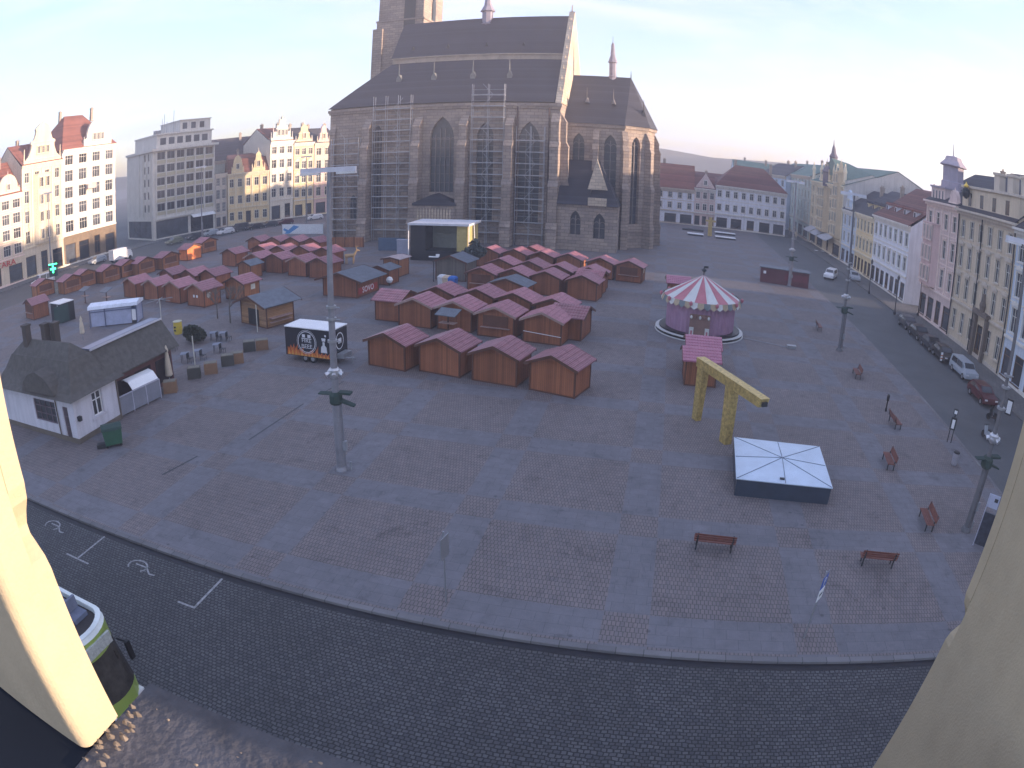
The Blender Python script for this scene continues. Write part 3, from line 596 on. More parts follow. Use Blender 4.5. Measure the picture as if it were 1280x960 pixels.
# roofs behind the west row
house('grey gabled house back behind the yellow palace', (-121, 141), (-106, 157), 17, 14, 4, 4, P_GREEN, TR_B, TILE_G, rh=6.5, shops='none', gf=5)
house('grey slate roofed block rising behind the link building', (-128, 128), (-116, 143), 17.5, 14, 4, 3, P_LIL, TR_B, TILE_G, rh=4.5, shops='none', gf=5)
house('plain house with brown roof behind the first sunlit houses', (-128, 62), (-128, 78), 19, 12, 4, 4, P_BEIGE, TR_B, TILE_R, rh=6.5, shops='none', gf=5)
# ---- north side
t, L, fh = house('low pale house with a red tiled roof half hidden by the cathedral', (-12, 172), (7.9, 172), 8.9, 13, 3, 8, P_LIL, TR_B, TILE_R, rh=6.3, gf=3.5, ww=.8, wh=1.35, shops='big', chim=1)
t, L, fh = house('narrow pinkish house with a small triangular gable', (7.9, 172), (13.3, 172), 9.6, 13, 3, 3, P_PINK, TR_W, TILE_B, rh=3.4, gf=3.6, ww=.85, wh=1.5, gable=[(2.7, 4.9, 3.9, 'tri')], shops='shop', chim=1, arch=False)
t, L, fh = house('long white house with a dark brown hipped roof on the far side of the square', (13.3, 172), (32.2, 172), 10.9, 14, 3, 9, P_LIL, TR_W, TILE_B, rh=6.0, rk='hip', gf=3.9, ww=.85, wh=1.5, shops='big', chim=2)
# ---- street leading away in the far right corner
t, L, fh = house('grey green corner house across the side street from the long white house', (38.3, 232), (38.3, 170.4), 16.5, 14, 5, 14, P_GREEN, TR_B, COPPER, rh=4, gf=4.5, ww=1.0, wh=1.7, shops='big')  # lengthened northward to block the sun from the far side street
house('bluish house far down the side street', (31.5, 215), (36.5, 198), 15.5, 12, 4, 4, P_BLUE, TR_B, TILE_G, rh=4, gf=4.5, shops='big')
house('tall bluish house closing the far side street', (24, 232), (39, 232), 14, 12, 4, 5, P_BLUE, TR_B, COPPER, rh=5, gf=4.5, shops='big')
house('far house with dark roof behind the long white house', (2, 200), (24, 200), 9.5, 14, 3, 7, P_GREY, TR_B, TILE_B, rh=4, gf=4.5, shops='none')
house('far reddish roofed house behind the narrow pink house', (-16, 204), (1, 204), 9, 12, 3, 6, P_BEIGE, TR_B, TILE_R, rh=3.5, gf=4.5, shops='none')
# ---- gothic revival corner house
t, L, fh = house('tall yellow gothic house with pointed bays, pinnacles and a slim dark spire', (38.4, 169.6), (38.4, 137.2), 15.6, 26, 5, 7, P_OCH, TR_C, COPPER, rh=5.5, gf=4, ww=1.15, wh=1.7, hood='tri', pil=True, gable=[(15.5, 12, 5.0, 'step'), (28.7, 7, 5.0, 'step')], shops='big', chim=0, side=P_GREY)
bay(t, 12, 20, 1.3, 4.4, 14.6, P_OCH, TR_C, 4, 1.2, 1.7, 3)
bay(t, 25.5, 31.5, 1.0, 4.4, 18.4, P_OCH, TR_C, 5, 1.2, 1.9, 2)
m = MB(); m.lathe([(2.6, 15), (2.6, 18.3), (2.9, 18.4), (1.5, 20.5), (1.0, 20.9), (1.0, 22.1), (1.2, 22.2), (.6, 23.2), (.5, 24.2), (.15, 25.2), (.04, 26.6)], 8, c=(16.2, 1.6)); part('spire', m, mat('violet_grey_slate', (.15, .13, .16), var=.3), t)
for u in (.6, 9.5, 22.5, 25, 31.8):
    m = MB(); m.lathe([(.4, 15.4), (.4, 18.6), (.55, 18.7), (.08, 20.6)], 6, c=(u, .3)); part('pinnacle', m, TR_C, t)
m = MB()
for u0, u1 in ((2, 9), (10, 17), (18, 27)): m.hull([(u0, -2.3, 3.1), (u1, -2.3, 3.1), (u1, -.1, 4.2), (u0, -.1, 4.2)][::-1], [(u0, -2.3, 3.2), (u1, -2.3, 3.2), (u1, -.1, 4.35), (u0, -.1, 4.35)][::-1])
part('awning', m, mat('grey_white_canvas', (.4, .4, .42)), t)
# ---- east side
house('narrow pale blue house with a small curved gable', (38.5, 137.0), (38.5, 126.3), 10.8, 14, 3, 3, P_BLUE, TR_W, TILE_G, rh=5, gf=3.9, gable=[(4, 5, 4.2, 'volute')], shops='shop')
house('yellow three storey house between the pale blue and the white house', (38.5, 126.3), (38.5, 114.6), 11.0, 15, 3, 5, P_YEL, TR_C, TILE_G, rh=5.5, gf=3.9, shops='shop', dormers=3, hood='flat')
t, L, fh = house('white three storey house with brown dormered roof and blank end wall by the street gap', (38.5, 114.6), (38.5, 95.6), 11.6, 17, 3, 7, P_LIL, TR_W, TILE_B, rh=6.3, gf=4.0, ww=1.15, wh=1.85, shops='shop', dormers=4, hood='flat', chim=2)
t, L, fh = house('pink corner house with stepped tower turret and carved bay', (38.5, 88.9), (38.5, 77.1), 16.2, 17, 4, 4, P_PINK, TR_P, TILE_G, rh=5.5, gf=4.6, ww=1.05, wh=2.2, hood='flat', arch=False, gable=[(9.6, 3.2, 2.0, 'arch')], shops='shop', chim=1, cornice=.8, pil=True)
bay(t, .7, 5.7, 1.0, 4.8, 13.2, P_ROSE, TR_P, 3, .7, 1.9, 3, .6)
m = MB(); m.box(.6, 5.8, .3, 5.3, 16.2, 18.4, 0); m.box(.4, 6.0, 0.1, 5.5, 18.4, 18.65, 1); m.lathe([(2.0, 18.65), (2.0, 19.6), (1.75, 19.7), (1.75, 21.8), (2.3, 21.9), (2.25, 22.05), (1.5, 22.7), (1.3, 23.2), (.12, 23.4), (.04, 25.2)], 8, c=(3.2, 2.8), mi=1)
for k in range(4): m.quad((1.2 + k * 1.15, .29, 16.6), (1.75 + k * 1.15, .29, 16.6), (1.75 + k * 1.15, .29, 18.0), (1.2 + k * 1.15, .29, 18.0), 2)
part('turret', m, [P_PINK, mat('mauve_stone', (.38, .33, .38)), GLASS], t)
t, L, fh = house('beige palace with a tall attic storey, statues on top and a stone portal', (38.5, 77.0), (38.5, 61.0), 16.0, 17, 4, 6, P_BEIGE, TR_B, TILE_G, rh=6.5, gf=5.0, ww=.95, wh=2.3, hood='round', shops='win', chim=2, cornice=.9, arch=False)
m = MB(); m.box(0.1, L - .1, .2, 1.0, 16.24, 19.0, 0); m.box(-.05, L + .05, -.05, 1.1, 19.0, 19.3, 1)
for u in (2.5, 6, 9.5, 13): m.quad((u - .5, .19, 16.8), (u + .5, .19, 16.8), (u + .5, .19, 18.4), (u - .5, .19, 18.4), 2)
part('attic', m, [P_BEIGE, TR_B, GLASS], t)
GOLD = mat('gold_leaf', (.80, .55, .10), rough=.3, metal=.9, var=.15)
m = MB(); m.lathe([(.2, 17.6), (.2, 17.7), (.5, 17.9), (.6, 18.3), (.5, 18.75), (.25, 18.95)], 12, 0, c=(2.5, -.5)); m.lathe([(.25, 18.95), (.33, 19.1), (.33, 19.25), (.12, 19.45), (.02, 19.7)], 10, 1, c=(2.5, -.5)); part('statue', m, [DARK, GOLD], t)
for u in (8.2, 11.8, 15.2):
    m = MB(); m.box(u - .7, u + .7, 1.2, 2.2, 19, 21.2); m.box(u - .85, u + .85, 1.05, 2.35, 21.2, 21.5); part('chimney', m, TR_B, t)
m = MB(); m.box(8.0, 8.5, -.5, 0, 0, 4.9); m.box(11.2, 11.7, -.5, 0, 0, 4.9); m.box(7.8, 11.9, -.7, 0, 4.9, 5.4); m.lathe([(.35, 5.4), (.5, 6.1), (.3, 6.6), (.2, 7.4)], 8, c=(9.85, -.3)); part('portal', m, mat('dark_portal_stone', (.16, .13, .11)), t)
m = MB()
for u, z in ((0.05, 16), (7.2, 16), (15.9, 16)): m.tube((u, -.2, .2), (u, -.2, z), .09, n=6)
part('drainpipe', m, DARK, t)
t, L, fh = house('pale blue white house with carved window heads at the right edge', (38.5, 60.9), (38.5, 47), 15.6, 17, 4, 5, P_BLUE, TR_W, TILE_G, rh=6, gf=4.6, ww=1.15, wh=2.3, hood='tri', shops='shop', chim=1, cornice=.8)
for i, (y0, y1, h_) in enumerate(((47, 30, 15), (30, 12, 16), (12, -8, 10))):  # unseen end of the row, added for its shade; last one low for sun
    house(['plain house south of the pale blue house', 'plain taller house next to the street corner', 'plain corner house at the end of the near street'][i], (38.5, y0), (38.5, y1), h_, 15, 4, 4, [P_CREAM, P_GREY, P_YEL][i], TR_B, TILE_B, rh=6, shops='big', chim=1)
house('large grey roofed block behind the white house', (60, 140), (60, 98), 14, 22, 4, 8, P_GREY, TR_B, TILE_G, rh=6, gf=4.5, shops='none')
# green copper roofed hall behind gothic house
m = MB(); t = thing('town_hall_annex', 'pale blank walled hall with a green copper roof behind the gothic house', 'hall', (60, 139, 0))
m.prism([(-21.3, -.3), (6, -.3), (6, 13.5), (-4, 16.8), (-10, 18.0), (-15, 19.2), (-21.3, 16.9)], 'y', -1.7, 24); part('wall', m, P_GREY, t)
m = MB(); m.add([(-21.4, -1.8, 16.95), (-15, -1.8, 19.25), (-10, -1.8, 18.05), (-21.4, 11, 21.8), (-17, 11, 21.2), (-10, 11, 18.6), (-21.4, 24, 17), (-10, 24, 17)], [(0, 1, 4, 3), (1, 2, 5, 4), (3, 4, 5, 7, 6), (0, 3, 6)]); part('roof', m, COPPER, t)
# cupolas far behind the north row
def cupola(px, py, dist, r, h, label):
    v = ray(px, py); k = dist / hypot(v.x, v.y); x, y = v.x * k, v.y * k; zt = EYE + v.z * k
    t = thing('church_cupola', label, 'cupola', (x, y, 0)); m = MB(); m.box(-r, r, -r, r, -.3, zt - h); part('tower', m, P_GREEN, t)
    m = MB(); m.lathe([(r * 1.15, zt - h), (r * 1.2, zt - h * .8), (r * 1.05, zt - h * .6), (r * .6, zt - h * .42), (r * .28, zt - h * .36), (r * .3, zt - h * .25), (r * .05, zt)], 10); part('dome', m, COPPER, t)
cupola(969, 205, 245, 3.2, 12, 'green domed cupola showing above the far rooftops')
cupola(957, 208, 250, 1.6, 9, 'small slim green turret left of the domed cupola')
cupola(988, 212, 235, 1.4, 9, 'small slim green turret right of the domed cupola')
cupola(1014, 214, 228, 1.0, 8, 'thin spike turret on the roof left of the gothic house')
# ---------------------------------------------------------------- cathedral
STONE = brickmat('old_sandstone_blocks', (.35, .28, .225), (.24, .20, .175), (.14, .11, .10), 1.3, .55, .035, axis='wall', distort=.1, bump=.5, bigs=.16, rough=.9)
STONEL = brickmat('pale_sandstone_blocks', (.58, .48, .36), (.42, .35, .27), (.25, .2, .16), 1.1, .5, .03, axis='wall', distort=.08, bump=.4, bigs=.2, rough=.9)  # pale stone, lightened to carry the sunlight of the east gable
SLATE = stripemat('cathedral_slates', (.034, .034, .046), (.022, .022, .03), .45, axis=2, width=.14, rough=.62, var=.3, vscale=.35, spec=.3)
TRAC = mat('window_tracery_stone', (.20, .18, .17), var=.2)
LEAD = mat('leaded_glass', (.035, .042, .055), rough=.3, var=.5, scale=1.5, spec=.5)
X0, X1, YS, YN = -59.3, -17.3, 112.0, 142.0
cath = thing('cathedral', 'huge brown sandstone gothic cathedral with steep dark slate roofs and a cut off tower', 'cathedral', (X0, YS, 0))
LN = X1 - X0
wins = [(9.6, 1.9, 3.7, 21.3), (21.8, 4.3, 8.8, 22.3), (29.4, 2.9, 3.7, 21.2), (36.9, 3.6, 3.7, 21.3)]    # u, width, z0, z1
def lancet(w, h, name, parent, loc, rz=0, lights=3, deep=.7):
    """pointed window: recess shell, glass and tracery"""
    ht = h; hs = h - w * .95; P = [(-w / 2, 0), (w / 2, 0)] + arc(w, hs, ht, 7, True)
    m = MB(); m.poly([(x, deep, z) for x, z in P], 0)
    o = part(name, m, LEAD, parent, loc, rz)
    tr = MB()
    for k in range(1, lights): x = -w / 2 + w * k / lights; top = hs + (w * .45 if abs(x) < w * .2 else w * .2); tr.box(x - .07, x + .07, deep - .25, deep - .01, 0, top)
    z = 1.6
    while z < hs: tr.box(-w / 2, w / 2, deep - .12, deep - .011, z, z + .07); z += 1.55
    for i in range(lights):
        c = -w / 2 + w * (i + .5) / lights; r = w / lights / 2
        for a, b in zip([pi * j / 6 for j in range(6)], [pi * (j + 1) / 6 for j in range(6)]): tr.tube((c + r * cos(a), deep - .12, hs - .3 + r * 1.3 * sin(a)), (c + r * cos(b), deep - .12, hs - .3 + r * 1.3 * sin(b)), .07, n=4, caps=False)
    part('tracery', tr, TRAC, o)
    return o
def pointed_wall(mb, L, h, ws, z0, deep=.7, mi=0):
    """wall sheet with pointed openings and splayed reveals"""
    holes = [(u - w / 2, u + w / 2, a, b) for u, w, a, b in ws]
    front_with_holes(mb, L, h, holes, mi, z0=z0, rev=0.001)
    for u, w, a, b in ws:
        A = arc(w, b - w * .95, b, 7, True); out = []
        for (p, q) in zip(A, A[1:]): mb.quad((u + q[0], 0, q[1]), (u + p[0], 0, p[1]), (u + p[0], 0, b), (u + q[0], 0, b), mi)
        ring = [(-w / 2, a), (w / 2, a)] + A
        for (p, q) in zip(ring, ring[1:] + ring[:1]): mb.quad((u + p[0], 0, p[1]), (u + p[0], deep, p[1]), (u + q[0], deep, q[1]), (u + q[0], 0, q[1]), mi)
mb = MB(); pointed_wall(mb, LN, 24.8, wins, -.3)
mb.quad((LN, 0, -.3), (LN, 30, -.3), (LN, 30, 24.8), (LN, 0, 24.8)); mb.quad((LN, 30, -.3), (0, 30, -.3), (0, 30, 24.8), (LN, 30, 24.8)); mb.quad((0, 30, -.3), (0, 0, -.3), (0, 0, 24.8), (0, 30, 24.8))
nw = part('nave_wall', mb, STONE, cath)
for u, w, a, b in wins: lancet(w, b - a, 'window', cath, (u, 0, a), lights=5 if w > 4 else 3)
# east gable (sunlight partly put into its pale stone colour) and its parapet
m = MB()
G = [(0, 24.8), (30, 24.8), (15.6, 44.6), (15, 45.2), (14.4, 44.6)]
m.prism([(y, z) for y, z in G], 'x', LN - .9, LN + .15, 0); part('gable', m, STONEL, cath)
m = MB()
for s in (0, 1):
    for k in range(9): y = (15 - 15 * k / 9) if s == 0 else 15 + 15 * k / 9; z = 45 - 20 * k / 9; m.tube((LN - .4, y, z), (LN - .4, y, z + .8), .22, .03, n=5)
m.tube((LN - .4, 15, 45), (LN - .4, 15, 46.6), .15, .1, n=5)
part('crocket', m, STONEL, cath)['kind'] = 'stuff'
# roof in two planes with a light band between
r = MB()
zb, yb = 34.0, 9.2
r.add([(-.3, -.5, 24.9), (LN - .95, -.5, 24.9), (LN - .95, yb, zb), (8.2, yb, zb), (8.2, 30 - yb, zb), (LN - .95, 30 - yb, zb), (LN - .95, 30.5, 24.9), (-.3, 30.5, 24.9)], [(0, 1, 2, 3), (0, 3, 4, 7), (7, 4, 5, 6), (0, 7, 6, 1)])
r.add([(8.0, yb - .1, zb + 1.25), (LN - .95, yb - .1, zb + 1.25), (LN - .95, 15, 44.2), (8.0, 15, 43.6), (8.0, 30.1 - yb, zb + 1.25), (LN - .95, 30.1 - yb, zb + 1.25)], [(0, 1, 2, 3), (3, 2, 5, 4), (0, 3, 4)])
ro = part('nave_roof', r, SLATE, cath)
m = MB(); m.box(8.2, LN - .95, yb + .05, 30 - yb - .05, zb - .6, zb + 1.22); m.box(8.1, LN - .93, yb - .25, yb + .04, zb + .98, zb + 1.2)
for k in range(9): u = 9 + k * 4; m.box(u - .1, u + .1, yb - .12, yb + .04, zb + .05, zb + .97)
part('clerestory_band', m, mat('weathered_band_stone', (.36, .30, .24), var=.25, scale=.6), cath)
for k, u in enumerate((11.5, 18.3, 25.6, 32.2)):
    m = MB(); y0 = 4.8; z = 29.9
    m.prism([(u - .45, z - .5), (u + .45, z - .5), (u + .45, z + .5), (u, z + 1.3), (u - .45, z + .5)], 'y', y0 - .2, y0 + 2.0, 0); m.tube((u, y0 - .1, z + 1.2), (u, y0 - .1, z + 3.6), .16, .03, n=6, mi=0)
    part('dormer', m, mat('weathered_copper', (.17, .17, .16), var=.3), ro)
for u in (12, 19, 26.5, 33.5):
    m = MB(); m.prism([(u - .3, 36.9), (u + .3, 36.9), (u, 37.6)], 'y', 9.9, 12.0); part('dormer', m, DARK, ro)
# ridge turrets
def turret(name, parent, x, y, z, s, full=True):
    m = MB(); m.lathe([(1.15 * s, z - 3), (1.15 * s, z + 1.2), (1.35 * s, z + 1.3), (1.05 * s, z + 1.5), (1.05 * s, z + 4.0), (1.45 * s, z + 4.2), (.75 * s, z + 5.6), (.45 * s, z + 8), (.06, z + 13.5 * s), (.04, z + 15.5 * s)], 8, c=(x, y)); 
    part(name, m, mat('grey_lead_sheet', (.24, .22, .27), rough=.5, var=.2), parent)
turret('ridge_turret', ro, 25.2, 15, 41.2, 1.05)
# eaves cornice + string courses
m = MB(); m.box(-.35, LN + .3, -.45, 0, 24.1, 24.6); m.box(-.2, LN + .15, -.25, 0, 23.7, 24.098)
for z in (2.9, 3.3): m.box(-.1, LN + .05, -.28, 0, z, z + .2) if z < 3 else None
for a, b in ((0, 8.4), (10.8, 19.3), (24.2, 27.8), (31, 35), (38.9, LN)): m.box(a, b, -.22, 0, 10.2, 10.5)
part('moulding', m, STONE, cath)
# buttresses
def buttress(x, y, rz, d, w, h, parent=cath, m_=None):
    b = MB()
    for z0, z1, dd, ww in ((-.3, 3.3, d, w), (3.3, 10.3, d * .86, w * .9), (10.3, 17, d * .7, w * .82), (17, h - 2.2, d * .5, w * .75)):
        b.box(-ww / 2, ww / 2, -dd, .2, z0, z1)
    for z, dd, nd, ww in ((3.3, d, d * .86, w), (10.3, d * .86, d * .7, w * .9), (17, d * .7, d * .5, w * .82), (h - 2.2, d * .5, .05, w * .75)):
        b.prism([(-dd - .12, z), (-nd, z + (1.0 if z < h - 3 else 1.8)), (.1, z + (1.0 if z < h - 3 else 1.8)), (.1, z)], 'x', -ww / 2 - .06, ww / 2 + .06)
    return part('buttress', b, m_ or STONE, parent, (x, y, 0), rz)
for u in (8.0, 9.2 * 0 + 17.6, 25.9, 33.8): buttress(u, 0, 0, 3.3, 1.7, 22.8)
buttress(LN - .6, .2, 0, 3.2, 1.7, 23.5); buttress(LN, .9, pi / 2, 2.0, 1.6, 23.5); buttress(.7, 0, 0, 1.2, 1.4, 22)
# small low window + door of the west bay
lancet(1.2, 4.4, 'window', cath, (5.4, -1.43, 4.0), lights=2)
m = MB(); m.box(4.2, 6.8, -.72, 0, -.3, 9.2); part('side_chapel', m, STONE, cath)
# portal porch of the central bay
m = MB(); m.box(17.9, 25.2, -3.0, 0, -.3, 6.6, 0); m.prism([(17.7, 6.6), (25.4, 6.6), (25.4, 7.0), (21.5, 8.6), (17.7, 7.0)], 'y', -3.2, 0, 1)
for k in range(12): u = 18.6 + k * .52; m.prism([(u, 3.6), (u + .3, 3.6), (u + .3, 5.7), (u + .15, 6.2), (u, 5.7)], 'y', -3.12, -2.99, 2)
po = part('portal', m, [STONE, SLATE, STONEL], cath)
# downpipe
m = MB(); m.tube((34.9, -.3, 0), (34.9, -.3, 24), .16, n=8); m.tube((LN - 1.8, -.3, 0), (LN - 1.8, -.3, 24), .1, n=6); part('drainpipe', m, mat('dark_copper_pipe', (.07, .045, .045)), cath)
# choir: S wall y=116 x -17.3..-5.5, polygonal apse
ch = [(LN, 4.2), (LN + 10.4, 4.2), (LN + 14.2, 7.6), (LN + 15.4, 13.5), (LN + 14.2, 19.5), (LN + 10.4, 24), (LN, 24)]
ZE = 21.6
for i, (a, b) in enumerate(zip(ch, ch[1:])):
    a_, b_ = Vector(a), Vector(b); d = b_ - a_; L = d.length; ang = atan2(d.y, d.x)
    if L > 9.5: ws = [(2.6, 2.0, 12.5, 19.8), (8.0, 2.1, 4.2, 19.8)]
    else: ws = [(L / 2, 1.9, 4.2, 19.8)]
    mb = MB(); pointed_wall(mb, L, ZE, ws, -.3)
    mb.box(-.1, L + .1, -.35, -.003, ZE - .5, ZE); mb.box(-.1, L + .1, -.3, -.004, 2.9, 3.15)
    part('choir_wall', mb, STONE, cath, (a_.x, a_.y, 0), ang)
    for u, w, z0, z1 in ws:
        loc = a_ + d.normalized() * u; lancet(w, z1 - z0, 'window', cath, (loc.x, loc.y, z0), ang, lights=2)
    if i: 
        pa = Vector(ch[i - 1]); d0 = (a_ - pa); an = (atan2(d0.y, d0.x) + ang) / 2
        buttress(a_.x, a_.y, an, 1.6, 1.2, 21)
buttress(LN + 5.6, 4.2, 0, 2.2, 1.2, 21)
m = MB(); rg = (LN + 10.8, 14, 31.6); rw = (LN - .3, 14, 31.6)
P = [(x + (.5 if x > LN + 5 else 0) * (1 if x > LN + 12 else 0), y + (-.5 if y < 14 else .5), ZE) for x, y in ch]
m.add(P + [rg, rw], [(0, 1, 7, 8), (1, 2, 7), (2, 3, 7), (3, 4, 7), (4, 5, 7), (5, 6, 8, 7)]); cr = part('choir_roof', m, SLATE, cath)
turret('ridge_turret', cr, LN + 7.4, 14, 30.3, .62)
m = MB(); m.tube((LN + 10.8, 14, 31.5), (LN + 10.8, 14, 33), .12, .03, n=5); m.prism([(LN + 12.9, 23.8), (LN + 13.9, 23.8), (LN + 13.4, 25.1)], 'y', 8.2, 10.5); m.tube((LN + 13.4, 8.3, 24.9), (LN + 13.4, 8.3, 26.9), .14, .03, n=5)
part('finial', m, DARK, cr)
for u in (LN + 3.6, LN + 8.2): m = MB(); m.prism([(u - .35, 25.6), (u + .35, 25.6), (u, 26.6)], 'y', 6.3, 8.3); m.tube((u, 6.4, 26.3), (u, 6.4, 28.4), .1, .02, n=5); part('dormer', m, TRAC, cr)
# side chapel in the corner
m = MB(); pointed_wall(m, 9.8, 7.6, [(3.0, 1.7, 2.6, 6.6), (6.9, 1.9, 2.2, 6.4)], -.3); m.quad((9.8, 0, -.3), (9.8, 6.2, -.3), (9.8, 6.2, 7.6), (9.8, 0, 7.6)); 
cw = part('side_chapel', m, STONE, cath, (LN + .2, -2.0, 0))
lancet(1.7, 4.0, 'window', cw, (3.0, 0, 2.6), lights=2); lancet(1.9, 4.2, 'window', cw, (6.9, 0, 2.2), lights=2)
m = MB(); m.hull([(-.2, -.5, 7.6), (5.2, -.5, 7.6), (5.2, 6.2, 14.8), (-.2, 6.2, 14.8)], [(-.2, -.5, 7.7), (5.2, -.5, 7.7), (5.2, 6.2, 15), (-.2, 6.2, 15)]); m.add([(5.0, -.5, 7.6), (10.0, -.5, 7.6), (10.0, 6, 7.6), (5.0, 6.0, 7.6), (6.4, 2.6, 15.2)], [(0, 1, 4), (1, 2, 4), (2, 3, 4), (3, 0, 4)])
part('chapel_roof', m, SLATE, cw)
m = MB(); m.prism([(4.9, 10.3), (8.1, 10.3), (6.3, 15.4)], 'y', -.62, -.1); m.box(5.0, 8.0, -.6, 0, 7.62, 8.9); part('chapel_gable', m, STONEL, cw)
# tower
tw = MB(); TX0, TX1, TY0, TY1 = .3, 10.4, 19.2, 31.4
tw.box(TX0, TX1, TY0, TY1, 24, 66); tw.box(TX0 - .5, TX1 + .4, TY0 - .5, TY1 + .5, 24, 39.5); tw.box(TX0 - .25, TX1 + .2, TY0 - .25, TY1 + .25, 39.6, 45.6); tw.box(TX0 - .4, TX1 + .4, TY0 - .4, TY1 + .4, 45.6, 46)
tw.box(TX0 - .8, TX0 + 1.4, TY0 - .9, TY0 + 1.4, 24, 44); to = part('tower', tw, STONE, cath)
m = MB(); m.add([(x, TY0 - .27, z) for x, z in [(6.2, 44), (8.7, 44), (8.7, 50.5), (7.45, 53), (6.2, 50.5)]], [(0, 1, 2, 3, 4)]); m.add([(TX1 + .23, y, z) for y, z in [(24.2, 44), (26.2, 44), (26.2, 50.5), (25.2, 52.6), (24.2, 50.5)]], [(0, 1, 2, 3, 4)]); part('louvre', m, DARK, to)
# scaffolding: four bays
SCAF = mat('bright_zinc_tube', (.38, .39, .42), rough=.5)
def scaffold(u0, u1, y, ztop, label, full=True):
    t = thing('scaffolding', label, 'scaffolding', (X0 + u0, YS + y, 0), group='scaffolding towers on the cathedral wall'); W_ = u1 - u0; n = max(2, round(W_ / 2.4)); xs = [W_ * i / n for i in range(n + 1)]
    m = MB()
    for x in xs:
        for yy in (0, -.9): m.tube((x, yy, 0), (x, yy, ztop), .045, n=5)
    part('upright', m, SCAF, t)
    m = MB(); lv = []
    z = 2.0
    while z < ztop - .5: lv.append(z); z += 2.0
    for z in lv:
        for yy in (-.95, .05): m.tube((0, yy, z + 1.0), (W_, yy, z + 1.0), .022, n=4); 
        for x in xs: m.tube((x, 0, z), (x, -.9, z), .035, n=4)
    for i, z in enumerate(lv): x = xs[len(xs) // 2]; k = 1 if i % 2 else -1; m.tube((x - .9 * k, -.95, z), (x + .9 * k, -.95, z + 2), .035, n=4)
    part('rail', m, STEEL, t)
    m = MB()
    for z in lv: m.box(-.1, W_ + .1, -.85, -.05, z - .05, z); m.box(-.1, W_ + .1, -.93, -.9, z, z + .12)
    part('deck', m, mat('scaffold_boards', (.40, .40, .42), var=.3), t)
scaffold(1.4, 6.9, -1.2, 19, 'steel scaffolding on the leftmost bay of the cathedral, without the tall window')
scaffold(9.3, 16.4, -.4, 26.5, 'tall scaffolding rising above the eaves left of the big central window')
scaffold(27.3, 32.8, -.3, 28, 'tallest scaffolding right of the big central window, poking above the roof edge')
scaffold(35.0, 39.6, -.2, 20.5, 'slim scaffolding in front of the rightmost nave window')
# ---------------------------------------------------------------- wooden market chalets
WOOD = stripemat('brown_stained_boards', (.27, .100, .046), (.11, .042, .022), .14, axis=3, width=.10, var=.28, vscale=1.2, rough=.65, rnd=.16)
WOODO = stripemat('orange_stained_boards', (.34, .14, .06), (.14, .06, .025), .14, axis=3, width=.1, var=.3, vscale=1.2, rough=.65, rnd=.2)
WOODH = stripemat('light_horizontal_boards', (.30, .17, .085), (.13, .07, .035), .16, axis=2, width=.1, var=.3, vscale=1.2, rough=.7)
TRIMW = mat('brown_trim_board', (.10, .045, .03), rough=.6); PALEB = mat('pale_bargeboard', (.33, .22, .19), rough=.6, var=.2)
SHEETR = mat('maroon_tile_sheet', (.29, .12, .14), rough=.34, var=.32, scale=1.6, spec=.5, rnd=.2); SHEETB = mat('blue_grey_bitumen_sheet', (.12, .135, .16), rough=.6, var=.3, scale=1.5, bump=.3); SHEETP = mat('pale_pinkish_sheet', (.40, .33, .33), rough=.5, var=.15)
GREYB = stripemat('grey_weathered_boards', (.14, .12, .10), (.06, .05, .045), .14, axis=3, width=.1, var=.3)
SHUT = mat('brown_shutter', (.12, .05, .03), rough=.6, var=.2)
def roof_sheet(mb, D, hw, ze, za, oh, tile=True, mi=0):
    """two slopes with stepped tile relief: x = +-hw at ze, ridge za; y from -oh to D+oh"""
    sl = hypot(hw, za - ze); nx, ns = (26, 5) if tile else (1, 1)
    for s in (-1, 1):
        vs = []; fs = []; rows = []
        for j in range(ns):
            for e in (0, 1):
                t = (j + e) / ns; h = (.035 if e == 0 else 0.0) if tile else 0
                row = []
                for i in range(nx + 1):
                    y = -oh + (D + 2 * oh) * i / nx; hh = h + (.018 * cos(2 * pi * i / 2) if tile else 0)
                    row.append(len(vs)); vs.append((s * hw * (1 - t), y, ze + (za - ze) * t + .07 + hh))
                rows.append(row)
        for a, b in zip(rows, rows[1:]):
            for i in range(nx): q = (a[i], b[i], b[i + 1], a[i + 1]) if s < 0 else (a[i], a[i + 1], b[i + 1], b[i]); fs.append(q)
        mb.add(vs, fs, mi)
        A = [(s * hw, -oh, ze), (0, -oh, za), (0, D + oh, za), (s * hw, D + oh, ze)]; B = [(x, y, z + .05) for x, y, z in A]
        if s > 0: mb.hull(A[::-1], B[::-1], mi)
        else: mb.hull(A, B, mi)
